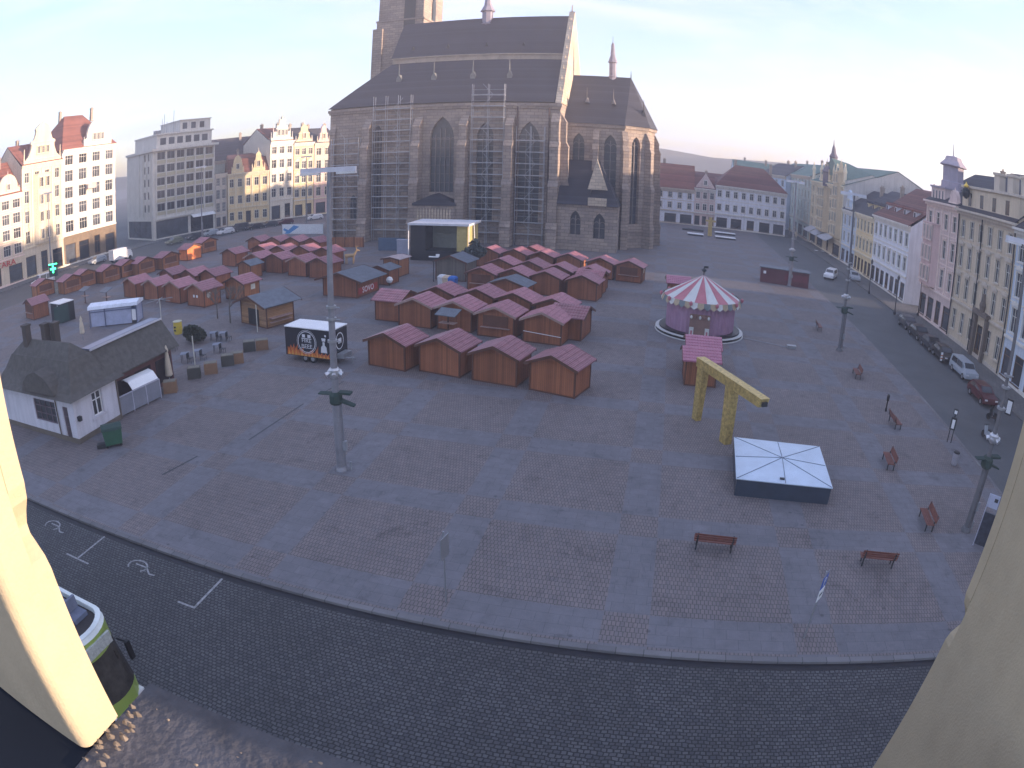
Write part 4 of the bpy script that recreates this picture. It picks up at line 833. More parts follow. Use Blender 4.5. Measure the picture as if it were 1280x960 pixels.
def chalet(W=3.3, D=2.6, E=2.05, A=2.7, roofm=None, wallm=None, opt='plain', name='market_chalet', oh=.32, ohx=.3, tile=True, fascia=None):
    roofm = roofm or SHEETR; wallm = wallm or WOOD
    t = thing(name, '', 'market stall'); a = W / 2; A2 = A
    m = MB(); m.prism([(-a, .04), (a, .04), (a, E), (0, A - .02), (-a, E)], 'y', 0, D, 0); part('wall', m, wallm, t)
    m = MB(); c = .09
    for x in (-a, a):
        for y in (0, D): m.box(x - .05, x + .05, y - .05, y + .05, 0, E + .02)
    m.box(-a - .03, a + .03, -.03, D + .03, 0, .1); part('corner_post', m, TRIMW, t)
    m = MB(); k = (A - E) / a; roof_sheet(m, D, a + ohx, E - k * ohx, A, oh, tile); part('roof', m, roofm, t)
    m = MB()
    for y in (-oh - .03, D + oh):
        for s in (-1, 1):
            P = [(s * (a + ohx), y, E - k * ohx - .1), (0, y, A - .1), (0, y, A + .1), (s * (a + ohx), y, E - k * ohx + .1)]; Q = [(x, y + .03, z) for x, y, z in P]
            m.hull(P, Q) if s > 0 else m.hull(P[::-1], Q[::-1])
    part('bargeboard', m, fascia or TRIMW, t)
    if opt in ('door', 'all'):
        m = MB(); m.box(a + .002, a + .05, .5, 1.25, .1, 1.95); part('door', m, SHUT, t); m = MB(); m.box(a + .05, a + .08, .6, .64, 1.0, 1.15); part('handle', m, STEEL, t.children[-1])
    if opt in ('window', 'all'):
        m = MB(); m.box(a + .002, a + .03, 1.2, 1.9, 1.1, 1.7); part('window', m, mat('pale_curtain_window', (.6, .58, .5), rough=.4), t)
    if opt in ('hatch', 'west', 'all'):
        m = MB(); m.box(-a * .7, a * .7, -.05, -.002, .95, 1.9); part('hatch', m, SHUT, t); m = MB(); m.box(-a * .8, a * .8, -.3, -.003, .85, .9); part('counter', m, PALEB, t)
    if opt == 'west':
        m = MB(); m.box(a + .003, a + .06, .35, D - .35, .95, 1.9); part('hatch', m, GREYB, t); m = MB(); m.box(a + .004, a + .35, .25, D - .25, .86, .91); part('counter', m, PALEB, t)
    if opt == 'signs':
        for x in (-.35, .25): m = MB(); m.box(x - .16, x + .16, -.02, -.002, 1.05, 1.35); part('notice', m, WHITE, t)
        m = MB(); m.box(a + .002, a + .03, .5, 1.0, 1.0, 1.6); part('window', m, mat('pale_curtain_window', (.6, .58, .5), rough=.4), t)  # lit pane put into a pale colour
    if opt == 'wire': m = MB(); m.tube((-a, -.04, .95), (a, -.04, .75), .03, n=5); part('rope', m, WHITE, t)
    if opt == 'parcel': m = MB(); m.box(-.2, .15, -.12, -.002, .3, 1.5); part('notice', m, WHITE, t)
    return t
_used = set()
PROTO = {}
def put(key, loc, rz, label, group=None, **kw):
    if key not in PROTO:
        t = chalet(**kw); PROTO[key] = t; t.location = loc; t.rotation_euler = (0, 0, rz); t['label'] = label
        if group: t['group'] = group
        return t
    return dup(PROTO[key], loc, rz, label, group)
def at_apex(px, py, rz, z=2.8, back=.32):
    p = g(px, py, z); return (p.x - sin(rz) * back * 1 + 0, p.y + cos(rz) * back, 0.0)
R1 = rad(-8)
GRP = 'brown market chalets with maroon roofs in the middle of the square'
# nearest row of four
for i, (px, py) in enumerate(((479, 416), (546, 422.5), (616, 432.5), (689, 444))):
    rz = rad((-13, -12, -10, -16)[i]); put('plain', at_apex(px, py, rz), rz, ['leftmost of the four closed brown chalets in the nearest row', 'second chalet from the left in the nearest row of four', 'third chalet from the left in the nearest row of four', 'rightmost chalet of the nearest row of four, with a small white tag on its corner'][i], GRP)
# second row
p = g(505, 403); t = put('side', (p.x - .2, p.y + 1.5, 0), R1 + pi / 2, 'sideways chalet at the left end of the second row, dark below its roof', GRP)
for i, (px, py) in enumerate(((516, 372), (566, 376), (618, 383), (677, 390))):
    key = ('pale', 'pale', 'door', 'wire')[i]
    put(key, at_apex(px, py, R1), R1, ['gabled chalet next to the sideways one in the second row', 'second row chalet with a blue grey table stall standing before it', 'second row chalet with a light door frame on its front', 'second row chalet with a white rope slung across its front wall'][i], GRP,
        **(dict(fascia=PALEB, opt='plain') if key == 'pale' else dict(fascia=PALEB, opt='hatch' if key == 'door' else 'wire')))
p = g(733, 428); put('side', (p.x - .3, p.y + 1.8, 0), R1 + pi / 2, 'sideways chalet with the widest visible maroon roof, right end of the second row', GRP)
# third row
for i, (px, py) in enumerate(((545, 358), (595, 361), (641, 366), (690, 373))):
    put('parcel' if i == 0 else 'plain', at_apex(px, py, R1), R1, f"{['leftmost chalet of the third row, a white notice on its wall', 'second chalet of the third row, hidden up to its gable', 'third chalet of the third row, between two taller looking roofs', 'rightmost chalet of the third row, in front of the dark roofed hut'][i]}", GRP, **(dict(opt='parcel') if i == 0 else {}))
# fourth row with the dark roof
put('dark', at_apex(632, 348, R1), R1, 'wide hut with a blue grey roof among the maroon roofed chalets', GRP, W=4.0, roofm=SHEETB, tile=False)
for i, (px, py) in enumerate(((681, 339), (727, 344))):
    put('plain', at_apex(px, py, R1), R1, ['plain tall fronted chalet right of the blue grey roofed hut', 'gabled chalet beside the sideways one at the right end of the fourth row'][i], GRP)
p = g(753, 372); put('side2', (p.x - .2, p.y + 1.8, 0), R1 + pi / 2, 'sideways chalet with a white pane, right end of the fourth row', GRP, opt='window')
# fifth double row
for i, (px, py) in enumerate(((600, 334), (640, 336), (624, 323), (661, 326), (696, 331), (736, 334))):
    put('hatch' if i == 0 else 'plain', at_apex(px, py, R1), R1, ['chalet with a hatch in its front, beside the big hut with the dark tree', 'chalet with a pale edge to its gable behind the blue grey roof', 'small looking chalet behind the hatch fronted one', 'chalet in the middle of the fifth row, below the sunlit roofs', 'fourth chalet of the fifth row, roof half behind its neighbour', 'rightmost chalet of the fifth row'][i], GRP, **(dict(opt='hatch') if i == 0 else {}))
# back row, sunlit roofs
for i, (px, py) in enumerate(((608, 309), (642, 311), (662, 308), (676, 314), (710, 317), (750, 322), (786, 326))):
    put('all' if i == 6 else 'plain', at_apex(px, py, R1), R1, f"{['leftmost chalet of the back row with its roof end in the sun, by the stage', 'second chalet of the back row with a sunlit roof corner', 'chalet tucked highest in the back row against the cathedral wall', 'sunlit chalet just right of the highest one in the back row', 'fifth chalet of the back row, in front of the chapel', 'sixth chalet of the back row, before the choir buttress', 'last chalet of the back row with its whole end wall glowing in the sun'][i]}", GRP, **(dict(opt='all') if i == 6 else {}))
# bigger hut beside the small dark tree
put('bigbeige', at_apex(562, 319, R1, 3.2), R1, 'larger brown hut with grey roof edge behind the coloured bins', None, W=4.0, D=3.2, E=2.4, A=3.1, wallm=GREYB, roofm=SHEETB, tile=False)
# ---- west cluster
R2 = rad(-12); G2 = 'brown market chalets in the left group'
for i, (px, py) in enumerate(((159, 347), (185, 349), (212, 351), (241, 354))):
    put('signs' if i == 3 else 'pale', at_apex(px, py, R2), R2, ['leftmost chalet in the front row of the left group', 'second chalet in the front row of the left group', 'third chalet in the front row of the left group', 'right end chalet of the left group front row, two white notices and a lit pane'][i], G2, **(dict(opt='signs', fascia=PALEB) if i == 3 else {}))
for i, (px, py) in enumerate(((205, 336), (232, 337), (257, 337))):
    put('plain', at_apex(px, py, R2), R2, ['left chalet in the second row of the left group', 'middle chalet in the second row of the left group', 'right chalet in the second row of the left group'][i], G2)
put('door2', at_apex(290, 346, R2), R2, 'chalet with an orange side wall right of the left group front row', G2, opt='window', wallm=WOODO)
put('bluesmall', at_apex(303, 325, R2, 2.6), R2, 'small orange stall with a blue grey roof between two chalets', G2, W=2.6, D=2.2, E=1.9, A=2.4, roofm=SHEETB, wallm=WOODO, tile=False)
for i, (px, py) in enumerate(((284, 311), (314, 316), (340, 317), (369, 320), (396, 322), (322, 306), (346, 307), (374, 307), (402, 309), (316, 296), (340, 296), (363, 296), (388, 297))):
    lb = ['leftmost chalet in the front row of the group below the white banner', 'second chalet there, just right of the leftmost, with blotchy roof', 'third chalet there, maroon roof with pale streaks', 'fourth chalet there with a bright yellow corner', 'last chalet of that row, behind the tall lamp mast',
          'left chalet of the middle row with a sunlit pinkish roof, below the banner', 'second chalet of the middle row with a sunlit roof patch', 'third chalet of the middle row, left of the lamp mast', 'fourth chalet of the middle row, partly behind the lamp mast',
          'left chalet of the rearmost row under the white banner', 'second chalet of the rearmost row under the banner', 'third chalet of the rearmost row under the banner', 'right chalet of the rearmost row, near the mast'][i]
    put('pale' if i in (1, 3) else 'plain', at_apex(px, py, R2), R2, lb, G2)
# row along the west street, long side to the camera
R3 = rad(78)
for i, (px, py, key) in enumerate(((58, 370, 'w1'), (92, 365, 'w2'), (110, 358, 'w1'), (140, 352, 'w2'), (163, 345, 'w1'), (184, 342, 'w2'), (214, 335, 'w1'), (262, 315, 'w3'))):
    p = g(px, py)
    put(key, (p.x, p.y, 0), R3, ['reddish orange chalet with a maroon roof beside the green cross sign', 'orange chalet with a round ornament on its shutter in the street side row', 'third chalet of the street side row, narrow pale posts', 'fourth chalet of the street side row, wide orange front', 'fifth chalet of the street side row with a grey shutter', 'sixth chalet of the street side row, dark posts', 'seventh chalet of the street side row, beside the glowing one', 'chalet with a round wreath on its wall, far end of the street side row'][i], 'orange chalets along the street on the left',
        **dict(W=3.6, D=2.4, wallm=WOODO, opt=('west' if key != 'w3' else 'hatch')))
p = g(243, 324); put('glow', (p.x, p.y, 0), R3, 'chalet with a bright orange wall lit by the sun in the street side row', 'orange chalets along the street on the left', W=3.4, D=2.4, wallm=mat('bright_orange_board', (.62, .19, .06), var=.2), opt='plain')  # sun beam on this wall is put into its brighter orange
p = g(38, 399); put('corner', (p.x, p.y, 0), rad(-14), 'lone brown chalet with a red roof beside the black kiosk, left edge', None, W=3.3, D=2.6, opt='hatch')
# black kiosk next to it
m = MB(); t = thing('black_kiosk', 'black box kiosk with a flat white roof and hinged side, beside the lone chalet', 'kiosk', g(72, 403), rad(-10))
m.box(-1.7, 1.5, 0, 2.2, 0, 2.3); part('wall', m, BLACK, t); m = MB(); m.hull([(-1.8, -.1, 2.3), (1.2, -.1, 2.3), (1.2, 2.3, 2.3), (-1.8, 2.3, 2.3)][::-1], [(-1.8, -.1, 2.38), (1.2, -.1, 2.38), (1.2, 2.3, 2.38), (-1.8, 2.3, 2.38)][::-1]) if 0 else m.box(-1.8, 1.3, -.1, 2.3, 2.302, 2.38); part('roof', m, WHITE, t)
m = MB(); m.box(1.52, 1.56, -1.2, 1.2, .1, 2.2); part('door', m, mat('dark_green_panel', (.03, .06, .055)), t)
for x in (.6,): m = MB(); m.tube((x, -.08, .1), (x, -.08, 2.2), .05, n=6); part('post', m, WHITE, t)
# grey roofed open hut
t = chalet(W=4.4, D=3.4, E=2.3, A=3.0, roofm=SHEETB, wallm=WOODH, opt='plain', name='snack_hut', oh=.7, ohx=.6, tile=False); p = g(318, 407)
t.location = (p.x, p.y, 0); t.rotation_euler = (0, 0, rad(-20)); t['label'] = 'light boarded snack hut with a blue grey roof beside the bare trees'; t['category'] = 'hut'
m = MB(); m.box(-.9, .9, -.03, -.004, .1, 1.7); part('hatch', m, BLACK, t); m = MB(); m.box(2.22, 2.7, .3, 2.9, .9, 1.0); m.box(2.22, 2.6, .3, 2.9, .5, .58); part('counter', m, PALEB, t)
# hut with the painted counter
t = chalet(W=4.6, D=4.6, E=2.1, A=2.75, roofm=SHEETB, wallm=WOOD, opt='plain', name='snack_hut', oh=.5, ohx=.9, tile=False); p = g(425, 371)
t.location = (p.x, p.y, 0); t.rotation_euler = (0, 0, rad(-8)); t['label'] = 'dark hut with a wide grey roof and scrawled white lettering on its side counter'; t['category'] = 'hut'
m = MB(); m.box(2.32, 2.36, .3, 4.2, .35, 1.05); pp = part('counter', m, mat('red_counter_board', (.35, .06, .05)), t)
text('lettering', 'SOVO', .95, WHITE, t, Matrix.Translation((2.38, 2.25, .7)) @ Matrix.Rotation(pi / 2, 4, 'Z') @ UP, .01, .95)
# small kiosk behind
t = chalet(W=2.2, D=2.6, E=2.3, A=2.5, roofm=SHEETP, wallm=WOODO, name='ticket_kiosk', tile=False); p = g(489, 346)
t.location = (p.x, p.y, 0); t.rotation_euler = (0, 0, R1); t['label'] = 'small orange kiosk with a flat pale pink roof, left of the stage'; t['category'] = 'kiosk'
t = chalet(W=2.6, D=2.4, E=1.9, A=2.3, roofm=SHEETB, wallm=WOOD, name='ticket_kiosk', tile=False); p = g(474, 356)
t.location = (p.x, p.y, 0); t.rotation_euler = (0, 0, R1); t['label'] = 'low brown hut with a greenish grey roof just in front of the pale roofed kiosk'; t['category'] = 'hut'
# table stalls
for i, (px, py) in enumerate(((107, 379), (134, 381), (560, 418))):
    p = g(px, py); t = thing('covered_table', ['small high table under a tilted grey roof, left one by the glass stall', 'small high table under a tilted grey roof, right one by the glass stall', 'wooden table under a blue grey roof, in front of the second chalet row'][i], 'covered table', p, rad(-12), 'little roofed standing tables')
    m = MB(); m.hull([(-1, -.6, 1.75), (1, -.6, 1.75), (1, .6, 2.15), (-1, .6, 2.15)], [(-1, -.6, 1.82), (1, -.6, 1.82), (1, .6, 2.22), (-1, .6, 2.22)]); part('roof', m, SHEETB, t)
    m = MB(); m.box(-.06, .06, -.06, .06, 0, 1.95); m.box(-.5, .5, -.06, .06, 0, .08); part('post', m, TRIMW, t); m = MB(); m.box(-.75, .75, -.35, .35, 1.02, 1.08); part('table_top', m, PALEB, t)
# fence with boards + carved figures left of stage
t = thing('board_fence', 'long low orange board fence below the cathedral scaffolding', 'fence', g(398, 309), rad(3)); m = MB(); m.box(0, 8.6, 0, .08, 0, 1.7)
part('panel', m, WOODO, t); m = MB()
for k in range(6): m.box(k * 1.7 - .06, k * 1.7 + .06, -.08, 0, 0, 1.85)
part('post', m, TRIMW, t)
t = thing('wooden_reindeer', 'small carved wooden reindeer figure behind the huts, near the mast', 'figure', g(438, 330), rad(20)); m = MB()
m.tube((-.8, 0, 1.2), (.6, 0, 1.25), .28, .25, n=8); 
for x in (-.65, -.5, .4, .5): m.tube((x, .1 * (1 if x in (-.5, .5) else -1), 1.1), (x, .12 * (1 if x in (-.5, .5) else -1), 0), .09, .05, n=6)
m.tube((.55, 0, 1.3), (.95, 0, 2.0), .17, .11, n=8); m.tube((.9, 0, 2.0), (1.4, 0, 1.9), .14, .07, n=8)
for s in (-1, 1): m.tube((.95, .05 * s, 2.05), (.8, .35 * s, 2.7), .035, .02, n=5); m.tube((.88, .2 * s, 2.35), (1.15, .35 * s, 2.6), .03, .015, n=5)
part('body', m, mat('pale_carved_wood', (.42, .28, .14)), t)
# long blue-white banner at the west street
t = thing('banner_fence', 'long white barrier sheet with a slanting blue stripe behind the left chalets', 'barrier', g(353, 293), 0); pb = g(404, 293); pa = g(353, 293); L = (pb - pa).length; t.rotation_euler = (0, 0, atan2(pb.y - pa.y, pb.x - pa.x))
m = MB(); m.box(0, L, 0, .05, .1, 2.1); part('sheet', m, mat('white_tarpaulin', (.62, .66, .70), var=.08), t)
m = MB(); m.prism([(.5, .15), (1.8, .15), (4.4, 1.6), (3.0, 1.9)], 'y', -.012, -.002); m.prism([(.2, .9), (1.2, .5), (1.6, .9), (.5, 1.3)], 'y', -.014, -.004); part('stripe', m, mat('sky_blue_print', (.05, .22, .50)), t)
m = MB(); [m.tube((L * k / 5, .08, 0), (L * k / 5, .08, 2.15), .04, n=6) for k in range(6)]; part('post', m, STEEL, t)
# glass stall with white roof at left
t = thing('glass_stall', 'stall with a long white canopy roof and bluish sheet walls, behind the dark roofed pavilion', 'stall', g(114, 410), 0); pb = g(172, 404); pa = g(114, 410); t.rotation_euler = (0, 0, atan2(pb.y - pa.y, pb.x - pa.x)); L = (pb - pa).length
m = MB(); m.prism([(-.2, 2.05), (-.1, 2.4), (1.2, 2.6), (2.4, 2.35), (2.5, 2.05)], 'x', -.2, L + .2); part('roof', m, mat('white_canopy_sheet', (.66, .70, .80), rough=.4), t)
m = MB(); m.box(.1, L - .7, 0, .04, .1, 1.95); m.box(L - .04, L, .1, 2.2, .1, 1.95); m.box(.1, L - .1, 2.2, 2.24, .1, 1.95); part('wall', m, mat('bluish_clear_sheet', (.36, .39, .52), rough=.25), t)
m = MB(); [m.box(x - .05, x + .05, y - .05, y + .05, 0, 2.1) for x in (0, L / 3, L) for y in (-.08, 2.3)]; m.box(0, L, -.1, -.04, 1.7, 1.78); part('post', m, mat('blue_grey_frame', (.10, .12, .20)), t)
m = MB(); m.box(L - .6, L - .1, -.06, .0, .4, 1.6); part('poster', m, WHITE, t)

# ---------------------------------------------------------------- stage
pa, pb = g(513, 325), g(590, 327)
t = thing('open_air_stage', 'black open air stage with a white edged roof and yellow side panel', 'stage', pa, 0); L = 8.6; m = MB()
m.box(0, L, 0, 5.5, 0, 1.5); part('platform', m, BLACK, t); m = MB(); m.box(-.3, L + .3, -.4, 5.8, 5.2, 5.5); part('roof', m, mat('pale_roof_edge', (.55, .56, .6)), t)
m = MB(); m.box(0, 2.3, 0, 5.5, 1.5, 5.2); part('side_wall', m, BLACK, t); m = MB(); m.box(2.31, L - 1.6, 3.2, 3.3, 1.5, 5.2); part('backdrop', m, mat('grey_green_cloth', (.22, .23, .20)), t)
m = MB(); m.box(L - 1.6, L, .0, 5.4, 1.51, 5.19); part('side_panel', m, mat('dull_yellow_cloth', (.42, .34, .13)), t); m = MB()
for x in (-.2, L + .25): m.tube((x, -.3, 0), (x, -.3, 5.2), .07, n=6)
m.tube((L + .9, 1, 0), (L + .6, 1, 5.3), .06, n=6); part('truss', m, WHITE, t)
m = MB(); m.box(0, 4.6, 0, .06, 0, 2.1, 0); single('site_fence', m, mat('blue_mesh_sheet', (.07, .11, .17)), 'blue mesh site fence left of the stage', 'fence', g(473, 313), rad(2))
m = MB(); m.box(0, 1.9, 0, .7, 0, 2.2, 0); m.box(-.1, 2.0, -.1, .8, 2.2, 2.3); single('equipment_cabinet', m, mat('pale_blue_grey_panel', (.33, .34, .42)), 'pale grey cabinet between the blue fence and the stage', 'cabinet', g(496, 318), 0)
# dark conical tree next to hut
t = thing('small_tree', 'small dark rounded tree behind the larger brown hut', 'tree', g(592, 343)); m = MB(); m.tube((0, 0, 0), (0, 0, 2), .12, .08); part('trunk', m, TRIMW, t); rnd = random.Random(3); m = MB()
def leafball(m, c, r, n, rnd, s=.16, zs=1.0):
    for _ in range(n):
        d = Vector((rnd.gauss(0, 1), rnd.gauss(0, 1), rnd.gauss(0, 1))).normalized() * r * rnd.random() ** .4; d.z *= zs; p = Vector(c) + d; a = Vector((rnd.gauss(0, 1), rnd.gauss(0, 1), rnd.gauss(0, 1))).normalized(); b = a.orthogonal().normalized() * s * rnd.uniform(.6, 1.3); e = a.cross(b)
        m.quad(p - b - e, p + b - e, p + b + e, p - b + e)
leafball(m, (0, 0, 2.9), 1.3, 500, rnd, .12, .8); leafball(m, (.9, .2, 3.0), .7, 260, rnd, .12, .8); leafball(m, (-.8, -.2, 2.7), .8, 260, rnd, .12, .7); leafball(m, (.1, .1, 3.9), .7, 220, rnd, .12, 1); part('crown', m, mat('dull_blue_green_foliage', (.06, .075, .07), var=.5, scale=2), t)
# bins
for i, (px, py, c) in enumerate(((553, 358, (.6, .6, .62)), (559, 359, (.55, .42, .30)), (566, 360, (.04, .14, .45)))):
    m = MB(); m.hull([(-.38, -.38, 0), (.38, -.38, 0), (.38, .38, 0), (-.38, .38, 0)], [(-.45, -.45, 1.15), (.45, -.45, 1.15), (.45, .45, 1.15), (-.45, .45, 1.15)]); t = thing('recycling_bin', ['white recycling bin, left of the three', 'tan recycling bin, middle of the three', 'blue recycling bin, right of the three'][i], 'bin', g(px, py), R1, 'recycling bins by the larger hut')
    part('body', m, mat('bin_%d' % i, c), t); m = MB(); m.hull([(-.48, -.48, 1.16), (.48, -.48, 1.16), (.48, .48, 1.16), (-.48, .48, 1.16)], [(-.3, -.3, 1.4), (.3, -.3, 1.4), (.3, .3, 1.4), (-.3, .3, 1.4)]); part('lid', m, mat('bin_%d' % i, c), t)
# ---------------------------------------------------------------- food trailer
pa, pb, pc = g(358, 443, .42), g(416, 451, .42), g(433, 446, .42); L = (pb - pa).length; D = 2.2; ang = atan2(pb.y - pa.y, pb.x - pa.x)
t = thing('food_trailer', 'black food trailer with painted flames, round white logo and white roof', 'trailer', (pa.x, pa.y, 0), ang)
BK = mat('glossy_black_panel', (.022, .024, .032), rough=.25, var=.1, spec=.6); FL = mat('flame_orange_print', (.50, .13, .03), rough=.4, var=.3, scale=4); FLY = mat('flame_yellow_print', (.62, .30, .06), rough=.4)
m = MB(); P = [(0, .45), (L, .45), (L, 2.6), (L - .1, 2.72), (.1, 2.72), (0, 2.6)]; m.prism(P, 'y', 0, D); part('body', m, BK, t)
m = MB(); m.box(-.04, L + .04, -.04, D + .04, 2.725, 2.80); part('roof', m, WHITE, t)
m = MB()
rnd = random.Random(5); x = .15
while x < L - .35:
    wd = rnd.uniform(.25, .5); hh = rnd.uniform(.35, 1.0); m.add([(x, -.004, .5), (x + wd, -.004, .5), (x + wd * .8, -.004, .5 + hh * .5), (x + wd * .95, -.004, .5 + hh), (x + wd * .45, -.004, .5 + hh * .55), (x + wd * .2, -.004, .5 + hh * .8)], [(0, 1, 2, 3, 4, 5)], 0)
    m.add([(x + .08, -.006, .5), (x + wd * .8, -.006, .5), (x + wd * .5, -.006, .5 + hh * .45)], [(0, 1, 2)], 1); x += wd * .8
part('flame_print', m, [FL, FLY], t)
def ringm(m, cx, cz, r0, r1, y, n=28):
    for i in range(n):
        a, b = 2 * pi * i / n, 2 * pi * (i + 1) / n; m.quad((cx + r0 * cos(a), y, cz + r0 * sin(a)), (cx + r1 * cos(a), y, cz + r1 * sin(a)), (cx + r1 * cos(b), y, cz + r1 * sin(b)), (cx + r0 * cos(b), y, cz + r0 * sin(b)))
m = MB(); cx = L * .47; ringm(m, cx, 1.65, .80, .86, -.008); ringm(m, cx, 1.65, .93, .96, -.008)
m.box(cx - .5, cx + .5, -.012, -.008, 1.9, 1.95); m.box(cx - .55, cx + .55, -.012, -.008, 1.15, 1.19)
for x0 in (-.42, .12): m.box(cx + x0, cx + x0 + .3, -.012, -.008, 2.0, 2.25)
m.prism([(cx + 1.35, .95), (cx + 1.95, .95), (cx + 1.9, 1.4), (cx + 1.75, 1.55), (cx + 1.75, 1.8), (cx + 1.55, 1.8), (cx + 1.55, 1.55), (cx + 1.4, 1.4)], 'y', -.01, -.007); m.prism([(cx + 1.5, 1.86), (cx + 1.8, 1.86), (cx + 1.85, 2.1), (cx + 1.45, 2.1)], 'y', -.01, -.007)
ringm(m, L * .87, 2.3, 0.01, .09, -.01, 10)
part('logo', m, mat('off_white_print', (.6, .6, .62)), t)
text('lettering', 'FIRE\nBEEF', .46, mat('off_white_print', (.6, .6, .62)), t, Matrix.Translation((cx, -.013, 1.52)) @ UP, .003, 1.15)
m = MB()
for i in range(20):
    a, b = 2 * pi * i / 20, 2 * pi * (i + 1) / 20; m.quad((L + .004, 1.1 + .5 * cos(a), 1.7 + .6 * sin(a)), (L + .004, 1.1 + .57 * cos(a), 1.7 + .67 * sin(a)), (L + .004, 1.1 + .57 * cos(b), 1.7 + .67 * sin(b)), (L + .004, 1.1 + .5 * cos(b), 1.7 + .6 * sin(b)))
m.box(L + .002, L + .006, .9, 1.35, 1.5, 1.9); part('end_logo', m, mat('off_white_print', (.6, .6, .62)), t)
for x in (L * .42, L * .58):
    for y in (.02, D - .2): m = MB(); m.tube((x, y, .32), (x, y + .18, .32), .32, n=16, mi=0); m.tube((x, y - .012, .32), (x, y, .32), .17, n=12, mi=1); part('wheel', m, [RUBBER, STEEL], t)
m = MB(); m.tube((L, .5, .5), (L + 1.3, 1.1, .5), .05, n=6); m.tube((L, 1.7, .5), (L + 1.3, 1.1, .5), .05, n=6); m.tube((L + 1.1, 1.1, 0), (L + 1.1, 1.1, .6), .04, n=6); m.box(L + .1, L + .7, .5, 1.7, .5, .85); part('drawbar', m, STEEL, t)
# ---------------------------------------------------------------- carousel
t = thing('carousel', 'round carousel under a red and white striped cone roof, wrapped in pink sheets', 'carousel', (4.25, 63.7, 0)); R = 3.6
RED = mat('carousel_red', (.42, .15, .18), rough=.5, var=.12); WH = mat('carousel_white', (.55, .55, .53), rough=.5, var=.08); PK = mat('pink_tarpaulin', (.34, .20, .29), rough=.6, var=.16, scale=1.2)
m = MB(); m.lathe([(4.25, 0), (4.25, .28), (3.95, .30), (3.95, .5)], 40, 0); m.lathe([(4.3, .28), (4.3, .34), (4.0, .35)], 40, 1); m.lathe([(4.35, .0), (4.35, .06), (4.2, .08)], 40, 1); part('platform', m, [BLACK, WH], t)
m = MB(); N = 96
vs = []; 
for z in (.5, 2.0, 3.25):
    for i in range(N): rr = R - .3 + .03 * (1 if i % 2 else -1); vs.append((rr * cos(2 * pi * i / N), rr * sin(2 * pi * i / N), z))
m.add(vs, [(k * N + i, k * N + (i + 1) % N, (k + 1) * N + (i + 1) % N, (k + 1) * N + i) for k in range(2) for i in range(N)], 0); part('side_sheet', m, PK, t)
m = MB(); n = 20
for i in range(n):
    a, b = 2 * pi * i / n + .07, 2 * pi * (i + 1) / n + .07; rr = R + .1; mi = i % 2
    c_ = (a + b) / 2; m.add([(rr * cos(a), rr * sin(a), 3.45), (rr * cos(b), rr * sin(b), 3.45), (.1 * cos(b), .1 * sin(b), 5.45), (.1 * cos(a), .1 * sin(a), 5.45), ((rr * .55) * cos(c_), (rr * .55) * sin(c_), 4.22)], [(0, 1, 4), (1, 2, 4), (2, 3, 4), (3, 0, 4)], mi)
part('canopy', m, [RED, WH], t, smooth=False)
m = MB(); cols = [WH, mat('valance_gold', (.38, .30, .20), rough=.4), RED, mat('valance_teal', (.16, .19, .20))]
for i in range(40):
    a, b = 2 * pi * i / 40, 2 * pi * (i + 1) / 40; r0, r1 = R + .18, R + .34; c_ = (a + b) / 2
    m.add([(r0 * cos(a), r0 * sin(a), 3.5), (r0 * cos(b), r0 * sin(b), 3.5), (r1 * cos(b), r1 * sin(b), 3.1), (r1 * cos(c_), r1 * sin(c_), 2.88), (r1 * cos(a), r1 * sin(a), 3.1)], [(4, 3, 2, 1, 0)], (0, 1, 3, 1)[i % 4])
    if i % 4 == 0: m.lathe([(.02, 3.15), (.16, 3.3), (.16, 3.5), (.02, 3.62)], 6, mi=2, c=(r1 * cos(a), r1 * sin(a)))
part('valance', m, cols, t)
m = MB(); m.tube((0, 0, 5.3), (0, 0, 6.3), .05, n=6); m.lathe([(.02, 5.7), (.25, 5.9), (.25, 6.0), (.02, 6.15)], 8); m.box(0, .4, -.01, .01, 6.15, 6.35); part('finial', m, DARK, t)
m = MB()
m.box(-.95, .95, -R - .35, -R - .28, .4, 2.5, 1)
for s in (-1, 1): m.box(s * .72 - .2, s * .72 + .2, -R - .42, -R - .36, .35, 1.3, 0); m.box(s * .72 - .08, s * .72 + .08, -R - .44, -R - .425, .6, 1.0, 2)
for k in range(5): m.lathe([(.02, 2.05), (.11, 2.15), (.11, 2.3), (.02, 2.4)], 6, mi=(0, 1)[k % 2], c=(-.8 + k * .4, -R - .4))
part('entrance_panel', m, [WH, mat('entrance_brown', (.20, .12, .10)), RED, ], t, rz=rad(-4))
m = MB(); m.tube((4.4, -1, .05), (8.6, -2.6, .05), .03, n=5); m.box(8.5, 9.4, -2.9, -2.4, .02, .3); part('drawbar', m, STEEL, t)
# ticket stalls by the carousel
p = g(861, 481); t = chalet(W=2.6, D=2.3, E=2.0, A=2.55, roofm=mat('pink_roof_sheet', (.36, .13, .19), rough=.35, spec=.6, var=.15), opt='plain', name='ticket_booth'); t.location = (p.x + 1.9, p.y + 1.2, 0); t.rotation_euler = (0, 0, rad(92)); t['label'] = 'pink roofed booth standing sideways right behind the gold arch'; t['category'] = 'booth'
dup(t, (p.x + 2.2, p.y + 4.6, 0), rad(92), 'second pink roofed booth, between the first and the carousel')
q = g(846, 374); dup(t, (q.x + 1.2, q.y + 1.0, 0), rad(92), 'pink roofed booth peeping out behind the carousel roof on the left')
